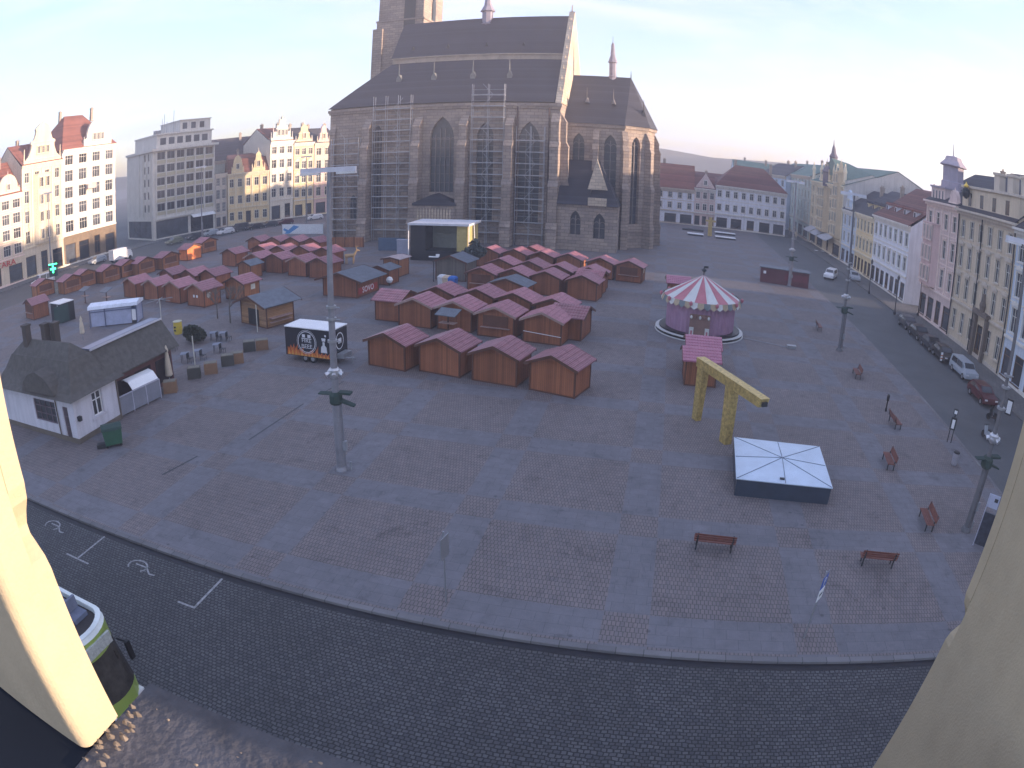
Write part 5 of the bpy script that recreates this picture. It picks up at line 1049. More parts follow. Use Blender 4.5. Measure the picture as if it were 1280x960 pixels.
# long dark hut on the right
pa, pb = g(950, 352), g(1010, 361); t = thing('long_hut', 'long low maroon hut with closed shutters beside the sunlit mast', 'hut', pa, atan2(pb.y - pa.y, pb.x - pa.x)); L = (pb - pa).length
m = MB(); m.box(0, L, 0, 2.6, 0, 2.15); part('wall', m, mat('maroon_board', (.11, .035, .045), rough=.5, var=.2), t); m = MB(); m.box(-.2, L + .2, -.25, 2.8, 2.16, 2.28); part('roof', m, SHEETB, t)
m = MB(); m.box(L * .5, L * .97, -.04, 0, .7, 1.7); part('shutter', m, mat('red_board', (.15, .04, .055)), t); m = MB(); m.box(.4, .8, -.03, 0, 1.3, 1.7); part('notice', m, WHITE, t)
# ---------------------------------------------------------------- cathedral square furniture, vehicles
# tall masts
def mast(base, h, label, dark=False, full=True, rz=.1):
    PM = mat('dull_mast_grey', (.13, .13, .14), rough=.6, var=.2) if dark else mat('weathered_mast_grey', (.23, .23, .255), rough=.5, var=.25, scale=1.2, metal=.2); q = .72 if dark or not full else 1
    t = thing('lamp_mast', label, 'lamp mast', (base[0], base[1], 0), rz, 'tall grey lighting masts')
    m = MB(); m.tube((0, 0, 0), (0, 0, 4.1), .24 * q, .23 * q, n=12); m.tube((0, 0, 4.1), (0, 0, h), .19 * q, .11 * q, n=12); m.lathe([(.34, 0), (.34, .05), (.26, .25)], 12); m.box(.22, .30, -.03, .03, .3, 4.0)
    part('pole', m, PM, t)
    m = MB(); m.box(-1.5, 1.35, -.1, .1, h - .02, h + .22, 0); m.box(-1.5, -.5, -.16, .16, h - .12, h - .03, 1); m.box(.4, 1.35, -.16, .16, h - .12, h - .03, 1); part('lamp_bar', m, [mat('pale_lamp_housing', (.55, .55, .6)), mat('lamp_lens', (.6, .6, .6), rough=.2)], t)
    if full:
        m = MB()
        for k in range(4): a = k * pi / 2 + .4; m.prism([(.2, 4.0), (1.0, 3.72), (1.0, 3.64), (.2, 3.86)], 'y', -.16, .16) if k == 0 else m.box(-.9 if k == 1 else .2, -.2 if k == 1 else .85, -.2, .2, 4.15 + .06 * k, 4.2 + .06 * k)
        m.lathe([(.28, 3.7), (.36, 3.8), (.36, 4.2), (.25, 4.35)], 8); part('collar', m, mat('dark_green_metal', (.03, .055, .05)), t)
        m = MB()
        for k in range(5): a = 2 * pi * k / 5; m.tube((.25 * cos(a), .25 * sin(a), 5.35), (.44 * cos(a), .44 * sin(a), 5.27), .10, .14, n=8)
        m.lathe([(.22, 5.1), (.3, 5.2), (.3, 5.5), (.22, 5.6)], 10); part('spotlight', m, mat('aluminium', (.55, .55, .57), rough=.3, metal=.7), t)
        m = MB()
        for z in (6.9, 8.0, 8.6): m.lathe([(.26, z), (.26, z + .12)], 10); m.tube((0, 0, z + .06), (.45, 0, z + .02), .035, n=5)
        part('clamp', m, STEEL, t)
        m = MB(); m.box(.2, .42, -.1, .1, 1.2, 1.7); m.tube((.5, .1, 0), (.5, .1, .5), .06, n=6); part('junction_box', m, GPOLE, t)
    return t
mast((-15.1, 28.5), 15.2, 'tall grey lamp mast standing alone in the middle foreground of the square')
mast((18.6, 28.3), 15.2, 'lamp mast at the right edge, behind the info board', True)
mast((18.6, 62.4), 15.2, 'lamp mast right of the carousel, halfway along the right street', True)
mast((19.3, 96.1), 15.2, 'sunlit orange lamp mast beside the long maroon hut')
mast(g(65, 346), 16, 'thin lamp mast in front of the sunlit houses at the far left', full=False); mast(g(253, 301), 16, 'lamp mast in front of the grey office block', full=False); mast(g(383, 279), 16, 'distant lamp mast in front of the last sunlit houses', full=False)
# ---- gold fountain arch
t = thing('gold_fountain_arch', 'tall angular gilded fountain gate with one long sloping overhang, beside the covered basin', 'fountain', (3.3, 40.6, 0), atan2(37.5 - 40.6, 4.9 - 3.3)); GF = mat('gilded_plates', (.50, .37, .13), rough=.45, metal=.45, var=.5, scale=5, bump=.5, bscale=8)
m = MB(); m.hull([(-.55, -.2, 0), (.0, -.2, 0), (.0, .2, 0), (-.55, .2, 0)], [(-.5, -.25, 3.5), (.2, -.25, 3.5), (.2, .25, 3.5), (-.5, .25, 3.5)]); part('leg', m, GF, t)
m = MB(); m.hull([(3.1, -.25, 0), (3.75, -.25, 0), (3.75, .25, 0), (3.1, .25, 0)], [(2.95, -.25, 3.5), (3.75, -.25, 3.5), (3.75, .25, 3.5), (2.95, .25, 3.5)]); part('leg', m, GF, t)
m = MB(); m.hull([(-.62, -.28, 3.45), (6.6, -.28, 3.45), (6.6, .28, 3.45), (-.62, .28, 3.45)], [(-.62, -.3, 4.05), (6.8, -.3, 4.0), (6.8, .3, 4.0), (-.62, .3, 4.05)]); part('beam', m, GF, t)
m = MB(); m.box(6.72, 6.83, -.18, .18, 3.55, 3.8); part('water_spout', m, DARK, t)
# ---- covered basin
t = thing('covered_basin', 'square dark fountain basin closed with a white sheet metal lid with radial seams', 'fountain basin', (7.7, 33.3, 0), rad(-3)); a = 2.68
m = MB(); m.box(-a + .06, a - .06, -a + .06, a - .06, 0, .98); part('basin', m, mat('dark_blue_polished_stone', (.035, .05, .075), rough=.2, spec=.6), t)
m = MB(); m.add([(-a, -a, 1.0), (a, -a, 1.0), (a, a, 1.0), (-a, a, 1.0), (0, 0, 1.22)], [(0, 1, 4), (1, 2, 4), (2, 3, 4), (3, 0, 4), (3, 2, 1, 0)]); m.box(-a, a, -a, a, .95, .998); lid = part('lid', m, mat('white_sheet_metal', (.52, .60, .70), rough=.4, var=.12, scale=.8, metal=.2), t)
m = MB()
for k in range(8): an = pi / 4 * k; r = a * (1.41 if k % 2 else 1) * .985; m.tube((0, 0, 1.225), (r * cos(an), r * sin(an), 1.012), .022, n=4)
part('seam', m, mat('grey_seam', (.16, .2, .26)), lid); m = MB(); m.box(-.3, -.05, -2.35, -2.2, 1.03, 1.1); part('handle', m, DARK, lid)
# ---- second gold fountain in the distance
t = thing('gold_fountain', 'distant gold fountain column with a wide head, between dark slabs of water', 'fountain', g(887, 295)); m = MB(); m.box(-.45, .45, -.4, .4, 0, 3.2); part('column', m, GF, t); m = MB(); m.box(-1.1, 1.2, -.4, .4, 3.2, 3.6); m.box(-.3, .4, -.35, .35, 3.6, 4.2); part('head', m, GF, t)
m = MB(); m.box(-5.0, -1.6, -3, -.6, 0, .35); m.box(1.2, 5.6, -3.4, -1.2, 0, .35); m.box(1.8, 6.5, 6, 8, 0, .4); m.box(-6, -1, 7, 9, 0, .4); part('basin', m, DARK, t); m = MB(); m.box(-5.1, -1.5, -3.1, -.5, .352, .42); m.box(1.1, 5.7, -3.5, -1.1, .352, .42); m.box(1.7, 6.6, 5.9, 8.1, .402, .48); part('lid', m, WHITE, t)
# ---- benches
def bench():
    t = thing('bench', '', 'bench'); SL = mat('red_brown_slats', (.17, .065, .05), rough=.6, var=.25, scale=3)
    m = MB(); [m.box(-.95, .95, -.22 + k * .13, -.12 + k * .13, .43, .47) for k in range(4)]; part('seat', m, SL, t)
    m = MB(); [m.hull([(-.95, .30 + k * .03, .56 + k * .13), (.95, .30 + k * .03, .56 + k * .13), (.95, .33 + k * .03, .56 + k * .13), (-.95, .33 + k * .03, .56 + k * .13)], [(-.95, .33 + k * .03, .66 + k * .13), (.95, .33 + k * .03, .66 + k * .13), (.95, .36 + k * .03, .66 + k * .13), (-.95, .36 + k * .03, .66 + k * .13)]) for k in range(3)]; part('backrest', m, SL, t)
    for x in (-.8, .8):
        m = MB(); m.box(x - .03, x + .03, -.2, -.14, 0, .43); m.box(x - .03, x + .03, .24, .3, 0, .6); m.box(x - .03, x + .03, -.2, .3, .38, .428); m.box(x - .028, x + .028, .36, .4, .5, .95); part('leg', m, DARK, t)
    return t
b0 = bench(); spots = [((3.65, 25.6), pi - .06, 'dark red bench seen from behind, left of the two near the road'), ((11.7, 24.9), pi - .12, 'bench seen from behind near the road, right of the two'), ((15.9, 28.9), -pi / 2 - .1, 'orange brown bench turned sideways, nearest the info board'), ((15.6, 36.2), -pi / 2 - .1, 'orange brown bench turned sideways, right of the covered basin'), ((18.5, 43.2), pi / 2, 'bench just behind the black waste post by the right street'), ((18.2, 54.3), -pi / 2 - .1, 'reddish bench below the second mast, in the open paving'), ((18.2, 70.4), pi / 2 - .1, 'distant bench beyond the second mast')]
for i, (p, rz, lb) in enumerate(spots):
    if i == 0: b0.location = (*p, 0); b0.rotation_euler = (0, 0, rz); b0['label'] = lb; b0['group'] = 'slatted benches on the right half of the square'
    else: dup(b0, (*p, 0), rz, lb, 'slatted benches on the right half of the square')
# ---- road signs
def post(p, h, label, rz=0): t = thing('traffic_sign', label, 'road sign', (p[0], p[1], 0), rz); m = MB(); m.tube((0, 0, 0), (0, 0, h), .035, n=8); part('post', m, STEEL, t); return t
t = post((-6.55, 19.5), 3.2, 'plain grey sign on a post seen nearly edge on, near the road', rad(80)); m = MB(); m.box(-.03, .03, -.3, .3, 2.1, 2.9) if 0 else m.box(-.3, .3, -.05, -.02, 2.1, 3.0); part('sign_plate', m, STEEL, t)
t = post((7.2, 19.45), 3.15, 'blue parking sign with a white plate below on a thin leaning post', rad(55))
m = MB(); m.box(-.25, .25, -.055, -.036, 2.45, 2.98); part('sign_plate', m, mat('sign_blue', (.03, .09, .38), rough=.4), t); text('lettering', 'P', .5, WHITE, t.children[-1], Matrix.Translation((0, -.06, 2.72)) @ UP, .002); m = MB(); m.box(-.25, .25, -.055, -.036, 1.9, 2.4); part('info_plate', m, WHITE, t); m = MB(); m.box(-.15, .15, -.059, -.056, 2.1, 2.2); part('symbol', m, DARK, t.children[-1]); m = MB(); m.box(-.2, .2, -.055, -.036, 3.0, 3.15); part('small_plate', m, mat('grey_plate', (.25, .25, .3)), t)
# info boards at the right street
t = thing('info_stand', 'tall dark info board on a white edged frame at the right edge', 'info board', g(1223, 684), rad(-35)); m = MB(); m.box(-.35, .35, -.06, .06, .15, 2.0); part('board', m, mat('dark_poster', (.04, .045, .06), rough=.3, var=.6, scale=5), t); m = MB(); m.tube((-.38, 0, 0), (-.38, 0, 3.0), .035, n=6); m.tube((.38, 0, 0), (.38, 0, 2.1), .03, n=6); part('frame', m, mat('pale_frame', (.4, .4, .48)), t); m = MB(); m.box(-.36, .3, -.05, .05, 2.3, 3.0); part('sign_box', m, mat('pale_sign', (.36, .38, .48)), t); m = MB(); m.box(0, .22, -.055, -.051, 2.65, 2.85); part('symbol', m, DARK, t.children[-1])
t = thing('ticket_machine', 'ticket machine on two legs with a white panel, by the right kerb', 'ticket machine', g(1186, 553), rad(-30))
m = MB(); m.tube((-.16, 0, 0), (-.16, 0, 1.1), .04, n=6); m.tube((.16, 0, 0), (.16, 0, 1.1), .04, n=6); part('leg', m, DARK, t); m = MB(); m.box(-.24, .24, -.14, .14, 1.0, 1.9); part('body', m, DARK, t); m = MB(); m.box(-.12, .12, -.147, -.142, 1.1, 1.75); part('panel', m, WHITE, t); m = MB(); m.box(-.05, .05, -.05, .05, 1.9, 2.1); m.box(-.18, .18, -.05, .05, 2.1, 2.5); part('sign_head', m, DARK, t); m = MB(); m.box(-.12, .12, -.056, -.051, 2.15, 2.4); part('symbol', m, WHITE, t)
for i, (px, py) in enumerate(((1192, 581), (1107, 514))):
    t = thing('litter_bin', ['light grey litter bin with a dark rim by the right kerb', 'slim black waste post standing alone in the paving'][i], 'bin', g(px, py)); m = MB()
    if i == 0: m.lathe([(.2, 0), (.24, .1), (.26, .85)], 12); part('body', m, mat('grey_plastic', (.28, .27, .3)), t); m = MB(); m.lathe([(.27, .85), (.28, .9), (.2, .95)], 12); part('rim', m, BLACK, t)
    else: m.lathe([(.09, 0), (.09, .25), (.06, .3), (.06, .8), (.12, .85), (.12, 1.25), (.05, 1.35)], 10); part('body', m, BLACK, t)
# ---- heritage street lanterns on the sidewalk
def lantern(p, label, h=4.6):
    t = thing('street_lamp', label, 'street lamp', (p[0], p[1], 0), group='black lanterns along the right sidewalk'); m = MB(); m.lathe([(.2, 0), (.2, .3), (.1, .5), (.07, 1.2), (.05, h)], 8); part('post', m, BLACK, t); m = MB(); m.lathe([(.05, h), (.16, h + .1), (.24, h + .5), (.1, h + .68), (.02, h + .85)], 6); part('lantern', m, mat('smoky_glass', (.10, .10, .10), rough=.2), t)
for i, (px, py) in enumerate(((1147, 395), (1118, 393), (1086, 367))): lantern(g(px, py), ['black lantern at the corner of the pink house', 'black lantern just past the sunlit patch of the right street', 'black lantern by the white house, farthest of the three'][i])
# ---- chains of cars
def car(paint, label, loc, rz, L=4.3, W=1.78, H=1.46, kind='hatch', group=None):
    t = thing('parked_car', label, 'car', loc, rz, group); a = W / 2
    pr = {'hatch': [(-L / 2, .35), (-L / 2, .75), (-L / 2 + .12, .95), (-L / 2 + .45, H - .12), (-L / 2 + .75, H), (.35, H), (1.05, .98), (L / 2 - .15, .82), (L / 2, .62), (L / 2, .35)],
          'sedan': [(-L / 2, .35), (-L / 2, .9), (-L / 2 + .7, 1.0), (-L / 2 + 1.25, H), (.3, H), (1.0, .95), (L / 2 - .15, .8), (L / 2, .6), (L / 2, .35)],
          'van': [(-L / 2, .35), (-L / 2, .8), (-L / 2 + .04, H - .05), (-L / 2 + .2, H), (.9, H), (1.55, 1.1), (L / 2 - .1, .9), (L / 2, .6), (L / 2, .35)]}[kind]
    m = MB(); n = len(pr); belt = 1.0
    def ring(y, sc): return [(x, y * (sc if z > belt - .06 else 1), z) for x, z in pr]
    rings = [[(x * .985, -a * (.84 if z > belt else .97), z) for x, z in pr], [(x, -a * (.78 if z > belt + .1 else 1) * .86, z) for x, z in pr]]
    A = [(x * .98, -a * (.80 if z > belt else 1.0), z) for x, z in pr]; B = [(x * .98, a * (.80 if z > belt else 1.0), z) for x, z in pr]; A2 = [(x, -a * (.74 if z > belt else .9), z + (.015 if z > belt else 0)) for x, z in pr]; B2 = [(x, a * (.74 if z > belt else .9), z + (.015 if z > belt else 0)) for x, z in pr]
    m.add(A + A2 + B2 + B, [tuple(range(n))] + [(k * n + i, k * n + (i + 1) % n, (k + 1) * n + (i + 1) % n, (k + 1) * n + i) for k in range(3) for i in range(n)] + [tuple(reversed(range(3 * n, 4 * n)))]); b = part('body', m, paint, t)
    b.data.shade_smooth() if 0 else None
    m = MB(); up = [p for p in pr if p[1] >= belt - .08]
    xr, xf = up[0][0], up[-1][0]; xt0, xt1 = [p[0] for p in pr if p[1] >= H - .001][0], [p[0] for p in pr if p[1] >= H - .001][-1]
    for s in (-1, 1):
        y0, y1 = s * (a * .995), s * (a * .815)
        for u0, u1 in ((.05, .48), (.52, .93)):
            P = [(xr + .25 + (xf - xr - .5) * u0, s * a * .985, belt + .02), (xr + .25 + (xf - xr - .5) * u1, s * a * .985, belt + .02), (xt0 + .1 + (xt1 - xt0 - .1) * u1, s * (a * .80 + .012), H - .1), (xt0 + .1 + (xt1 - xt0 - .1) * u0, s * (a * .80 + .012), H - .1)]
            m.poly(P if s < 0 else P[::-1])
    part('side_window', m, GLASS, t)
    m = MB(); i = [k for k, p in enumerate(pr) if p[1] >= H - .001][-1]; (x0, z0), (x1, z1) = pr[i], pr[i + 1]; dx, dz = x1 - x0, z1 - z0; nx, nz = -dz * .02, dx * .02
    m.quad((x0 + dx * .1 - nx * 0 + .02, -a * .68, z0 + dz * .1 + .03), (x0 + dx * .9 + .02, -a * .72, z0 + dz * .9 + .03), (x0 + dx * .9 + .02, a * .72, z0 + dz * .9 + .03), (x0 + dx * .1 + .02, a * .68, z0 + dz * .1 + .03)); part('windscreen', m, GLASS, t)
    m = MB(); j = [k for k, p in enumerate(pr) if p[1] >= H - .001][0]; k2 = j - (2 if kind == 'hatch' else 1); (x0, z0), (x1, z1) = pr[j], pr[k2]; m.quad((x0 + (x1 - x0) * .15 - .02, a * .66, z0 + (z1 - z0) * .15 + .02), (x0 + (x1 - x0) * .85 - .03, a * .7, z0 + (z1 - z0) * .85 + .01), (x0 + (x1 - x0) * .85 - .03, -a * .7, z0 + (z1 - z0) * .85 + .01), (x0 + (x1 - x0) * .15 - .02, -a * .66, z0 + (z1 - z0) * .15 + .02)); part('rear_window', m, GLASS, t)
    for x in (-L * .31, L * .31):
        for s in (-1, 1): m = MB(); m.tube((x, s * (a - .2), .32), (x, s * (a + .005), .32), .33, n=16, mi=0); m.tube((x, s * (a + .005), .32), (x, s * (a + .02), .32), .19, n=10, mi=1); part('wheel', m, [RUBBER, STEEL], t)
    for s in (-1, 1): m = MB(); m.box(L / 2 - .06, L / 2 + .012, s * a * .72 - .16, s * a * .72 + .16, .62, .76); part('headlight', m, mat('headlamp_glass', (.6, .6, .62), rough=.15), t)
    for s in (-1, 1): m = MB(); m.box(-L / 2 - .012, -L / 2 + .05, s * a * .72 - .14, s * a * .72 + .14, .72, .88); part('tail_light', m, mat('red_lens', (.35, .02, .02), rough=.2), t)
    return t
def paintm(n, c): return mat('car_paint_' + n, c, rough=.28, var=.03, spec=.6)
PW, PS, PD, PB, PR, PG = paintm('white', (.68, .68, .70)), paintm('silver', (.33, .36, .40)), paintm('dark_grey', (.035, .04, .05)), paintm('black', (.015, .016, .02)), paintm('red', (.075, .012, .018)), paintm('green', (.16, .17, .12))
def carpx(px, py, rz, paint, label, kind='hatch', dx=0, dy=0, z=-.12, **k): p = g(px, py, z); return car(paint, label, (p.x + dx, p.y + dy, z), rz, kind=kind, **k)
GE = 'cars parked along the right street'; GWs = 'cars parked along the left street'
carpx(1136, 410, -pi / 2, PD, 'dark car at the far end of the parked line in the right street', dx=-.2, group=GE)
carpx(1151, 423, -pi / 2, PB, 'black car with a maroon sheen, second in the parked line', dx=-.3, group=GE)
carpx(1167, 437, -pi / 2, PD, 'dark car with a pale roof reflection, third in the parked line', dx=-.4, kind='sedan', group=GE)
carpx(1184, 450, -pi / 2, PB, 'black car at the near end of the dark line, beside the white bollard sign', dx=-.6, group=GE)
carpx(1207, 470, -pi / 2, PS, 'silver estate car parked in front of the beige palace', dx=-.4, L=4.7, kind='van', H=1.6, group=GE)
carpx(1233, 497, -pi / 2, PR, 'dark red car parked nearer than the silver estate', dx=-1.2, dy=-1.0, group=GE)
carpx(1038, 348, rad(-115), PW, 'white car crossing the right street in the distance', kind='van', L=4.6, H=1.6); carpx(1067, 350, rad(-95), PS, 'small silver car behind the white one in the distance')
carpx(4, 360, rad(-100), PS, 'silver car cut off by the left picture edge', dx=-1.5, group=GWs); carpx(58, 356, rad(-97), PW, 'white van parked in front of the first shop fronts, far left', kind='van', L=5.0, H=1.95, dx=-1.2, group=GWs)
carpx(122, 329, rad(-97), PS, 'pale car parked before the dark shop front of the white corner house', group=GWs)
carpx(218, 305, rad(-105), PG, 'dull green car parked left of the white cars by the office block', group=GWs); carpx(243, 299, rad(-105), PD, 'dark car behind the dull green one by the office block', group=GWs); carpx(263, 295, rad(-108), PS, 'light car beside the entrance of the office block', group=GWs); carpx(282, 293, rad(-110), PW, 'white car parked below the link building', group=GWs)
carpx(300, 289, rad(-112), PD, 'dark van parked before the yellow palace', kind='van', H=1.9, group=GWs); carpx(318, 287, rad(-115), PB, 'black car before the portal of the yellow palace', group=GWs); carpx(336, 284, rad(-118), PD, 'dark grey car at the right end of the yellow palace', group=GWs); carpx(356, 281, rad(-120), PR, 'dark reddish car before the tall spiky gabled house', group=GWs)
carpx(393, 275, rad(-125), PW, 'white car alone near the cathedral corner', group=GWs)
m = MB(); t = thing('delivery_van', 'boxy white delivery van behind the street side chalets', 'van', g(147, 327, -.12), rad(80)); m.box(-1.6, 2.0, -1, 1, .5, 2.5); part('cargo_box', m, PW, t); m = MB(); m.prism([(2.02, .4), (3.5, .4), (3.5, 1.1), (3.1, 1.9), (2.02, 2.0)], 'y', -.9, .9); part('cab', m, PW, t)
for x in (-.8, 2.8):
    for s in (-1, 1): m = MB(); m.tube((x, s * .75, .38), (x, s * .97, .38), .38, n=14); part('wheel', m, RUBBER, t)
# bollard signs in the right street
for i, (px, py) in enumerate(((1176, 452), (1217, 492), (1259, 520))):
    t = thing('barrier_post', ['white and orange warning post beside the last dark car', 'white and orange warning post by the dark red car', 'black framed menu board on the right sidewalk'][i], ['warning post', 'warning post', 'menu board'][i], g(px, py)); m = MB()
    if i < 2: m.box(-.13, .13, -.03, .03, .1, 1.0); part('board', m, WHITE, t); m = MB(); [m.box(-.131, .131, -.034, -.031, .3 + .3 * k, .42 + .3 * k) for k in range(2)]; part('stripe', m, mat('warning_orange', (.5, .14, .05)), t.children[-1]); m = MB(); m.box(-.25, .25, -.15, .15, 0, .1); part('base', m, BLACK, t)
    else: m.box(-.35, .35, -.04, .04, .1, 1.5); part('board', m, BLACK, t); m = MB(); m.box(-.26, .26, -.045, -.041, .25, 1.35); part('poster', m, WHITE, t.children[-1]); t.rotation_euler = (0, 0, rad(-50))
# far cafe parasols and planters by the gothic house
for i, (px, py) in enumerate(((1003, 296), (1014, 305), (1020, 317), (1028, 318), (1038, 323), (1044, 326))):
    t = thing('cafe_table', f"small pale cafe table in the terrace by the gothic house, {ORD[i]} from the left", 'table', g(px, py), 0, 'cafe tables before the gothic house'); m = MB(); m.lathe([(.45, .7), (.45, .74)], 12); part('table_top', m, WHITE, t); m = MB(); m.lathe([(.25, 0), (.04, .05), (.04, .7)], 8); part('leg', m, DARK, t)
for i, (px, py) in enumerate(((1017, 292), (987, 292), (995, 300))):
    t = thing('closed_parasol', ['folded pale parasol by the awnings of the gothic house', 'folded parasol at the corner of the side street', 'folded parasol nearest the sunlit mast'][i], 'parasol', g(px, py), 0, 'folded parasols in the far corner'); m = MB(); m.lathe([(.05, 0), (.05, .8), (.3, 1.0), (.2, 2.0), (.05, 2.9)], 8); part('cloth', m, mat('cream_canvas', (.5, .43, .33)), t)

# ---------------------------------------------------------------- pavilion at the left
RK = mat('dark_shingle_roof', (.085, .08, .074), rough=.85, var=.35, scale=2.5, bump=.4, bscale=12); PV = plaster('pavilion', (.56, .55, .60))
pv = thing('cafe_pavilion', 'white cafe pavilion with a dark shingled roof and lattice windows, at the left', 'pavilion', (-33.4, 25.1, 0))
m = MB(); front = [(-10.5, 0), (0, 0)]
# body: x -10.5..0, y 0..4.7
mb = MB(); MF = Matrix.Translation((-10.5, 0, 0)); h = 3.15
holes = [(5.3, 8.2, 1.0, 2.55), (9.1, 9.75, .25, 2.4)]
f = MB(); front_with_holes(f, 10.5, h, holes, 0, z0=0, rev=.12); f.v = [(x - 10.5, y, z) for x, y, z in f.v]
e = MB(); front_with_holes(e, 4.6, h, [(1.9, 2.9, 1.15, 2.75)], 0, z0=0, rev=.12); f.add([(0 - y, x, z) for x, y, z in e.v], e.f, 0)
f.quad((0, 4.6, 0), (-10.5, 4.6, 0), (-10.5, 4.6, h), (0, 4.6, h)); f.quad((-10.5, 4.6, 0), (-10.5, 0, 0), (-10.5, 0, h), (-10.5, 4.6, h)); f.prism([(-5.6, h), (-1.9, h), (-2.3, 3.6), (-3.75, 4.35), (-5.2, 3.6)], 'y', -.02, .5)
part('wall', f, PV, pv)
ob('window', window_mesh(2.9, 1.55, PV, mat('dark_lattice', (.14, .11, .13)), 'grid', False, PV, None, 0), pv, (-3.75, -.02, 1.0)); ob('door', window_mesh(.65, 2.15, PV, mat('dark_lattice', (.14, .11, .13)), 'grid', False, PV, None, 0), pv, (-1.07, -.02, .25))
ob('window', window_mesh(1.0, 1.6, PV, WHITE, 'cross', False, PV, None, .03), pv, (.02, 2.4, 1.15), pi / 2)
m = MB(); m.box(-10.55, .04, -.04, 0, 0, .35); m.box(.003, .045, 0, 4.6, 0, .35); m.tube((-2.05, -.08, .3), (-2.05, -.08, 3.1), .05, n=6); m.tube((.05, 4.55, .1), (.05, 4.55, 3.1), .07, n=6); part('plinth', m, mat('dark_plinth_stone', (.13, .11, .09)), pv)
m = MB(); m.box(.01, .3, .2, .45, 1.5, 1.8); part('wall_lamp', m, DARK, pv)
m = MB()   # bell-cast hipped roof
def ring(o, z): return [(-10.5 - o, -o, z), (o, -o, z), (o, 4.6 + o, z), (-10.5 - o, 4.6 + o, z)]
prev = ring(.55, 3.0)
for o, z in ((.0, 3.3), (-.7, 4.1), (-1.2, 5.0), (-1.3, 5.05), (-2.2, 5.9)):
    nxt = ring(o, z); m.add(prev + nxt, [(i, (i + 1) % 4, (i + 1) % 4 + 4, i + 4) for i in range(4)]); prev = nxt
m.poly(prev); m.poly(ring(.55, 3.0)[::-1])
ro = part('roof', m, RK, pv)
m = MB(); m.prism([(-5.9, 3.2), (-1.6, 3.2), (-1.9, 3.75), (-2.6, 4.3), (-3.75, 4.65), (-4.9, 4.3), (-5.6, 3.75)], 'y', -.45, 2.5); part('eyebrow_dormer', m, RK, ro)
for x, y in ((-7.6, 2.0), (-5.6, 2.6), (-4.8, 3.0)): m = MB(); m.box(x - .28, x + .28, y - .28, y + .28, 4.9, 6.9); m.box(x - .34, x + .34, y - .34, y + .34, 6.9, 7.05); part('chimney', m, mat('sooty_brick', (.07, .06, .055)), ro)
# long wing to the north
m = MB(); x0, x1, y0, y1 = -4.3, -1.3, 4.6, 12.5
m.box(x0, x1, y0, y1, 0, 2.5); part('wing_wall', m, mat('dark_red_wing_board', (.10, .045, .045), var=.3), pv)
m = MB(); A = [(x0 - .5, 2.55), ((x0 + x1) / 2 - .25, 4.75), ((x0 + x1) / 2 + .25, 4.75), (x1 + .6, 2.75)]
m.prism(A + [(x1 + .6, 2.65), (x0 - .5, 2.45)][0:2], 'y', y0 - 1, y1 + .4); wr = part('wing_roof', m, RK, pv)
m = MB(); zc = 4.63; xc = (x0 + x1) / 2; m.box(xc - .5, xc + .45, y0 - .3, y1, 4.753, 4.86); part('rooflight', m, mat('pale_zinc', (.22, .23, .30), rough=.4), wr); m = MB(); m.box(xc + .5, xc + .57, y0 - .3, y1 + .2, 4.7, 4.84); part('gutter', m, mat('pale_gutter', (.5, .5, .55)), wr)  # lit strip along the wing ridge, put into these pale colours
m = MB()
for k in range(3): m.box(x1 + .005, x1 + .03, y0 + .8 + k * 2.5, y0 + 2.7 + k * 2.5, .3, 2.1)
part('door', m, mat('dark_glazing', (.03, .025, .03), rough=.2), pv)
# white banners + glass wind screen along the terrace
pa, pb = g(152, 522), g(202, 497)
t = thing('wind_screen', 'low clear terrace screen with an arched white awning on top, right of the pavilion', 'wind screen', (pa.x, pa.y, 0), atan2(pb.y - pa.y, pb.x - pa.x)); L = (pb - pa).length
m = MB(); m.box(0, L, 0, .04, .1, 1.4); part('panel', m, mat('grey_screen', (.20, .21, .25), rough=.3), t); m = MB(); m.box(0, L, -.04, .06, 1.4, 1.46); [m.box(x - .03, x + .03, -.03, .06, 0, 1.4) for x in (0, L * .33, L * .66, L)]; part('frame', m, mat('pale_frame', (.4, .4, .48)), t)
m = MB(); m.prism([(.0, 1.5), (.5, 2.0), (1.1, 2.1), (1.5, 1.9), (1.5, 1.85), (1.1, 2.04), (.5, 1.94), (.06, 1.5)], 'x', L * .35, L * .98); part('awning', m, WHITE, t)
# green container
t = thing('waste_container', 'dark green wheeled waste container at the pavilion corner', 'waste container', g(143, 556), rad(50)); m = MB(); m.hull([(-.6, -.45, .18), (.6, -.45, .18), (.6, .45, .18), (-.6, .45, .18)], [(-.7, -.55, 1.15), (.7, -.55, 1.15), (.7, .55, 1.15), (-.7, .55, 1.15)]); part('body', m, mat('container_green', (.03, .10, .06), rough=.5), t); m = MB(); m.prism([(-.58, 1.16), (.58, 1.16), (.5, 1.3), (0, 1.4), (-.5, 1.3)], 'x', -.74, .74); part('lid', m, mat('container_lid', (.02, .05, .04), rough=.5), t)
for x in (-.5, .5):
    for y in (-.35, .35): m = MB(); m.tube((x, y - .03, .09), (x, y + .03, .09), .09, n=10); part('wheel', m, RUBBER, t)
m = MB(); m.box(0, .7, 0, .5, 0, .25); single('grit_box', m, DARK, 'small dark box lying beside the green container', 'box', g(122, 562), rad(40))
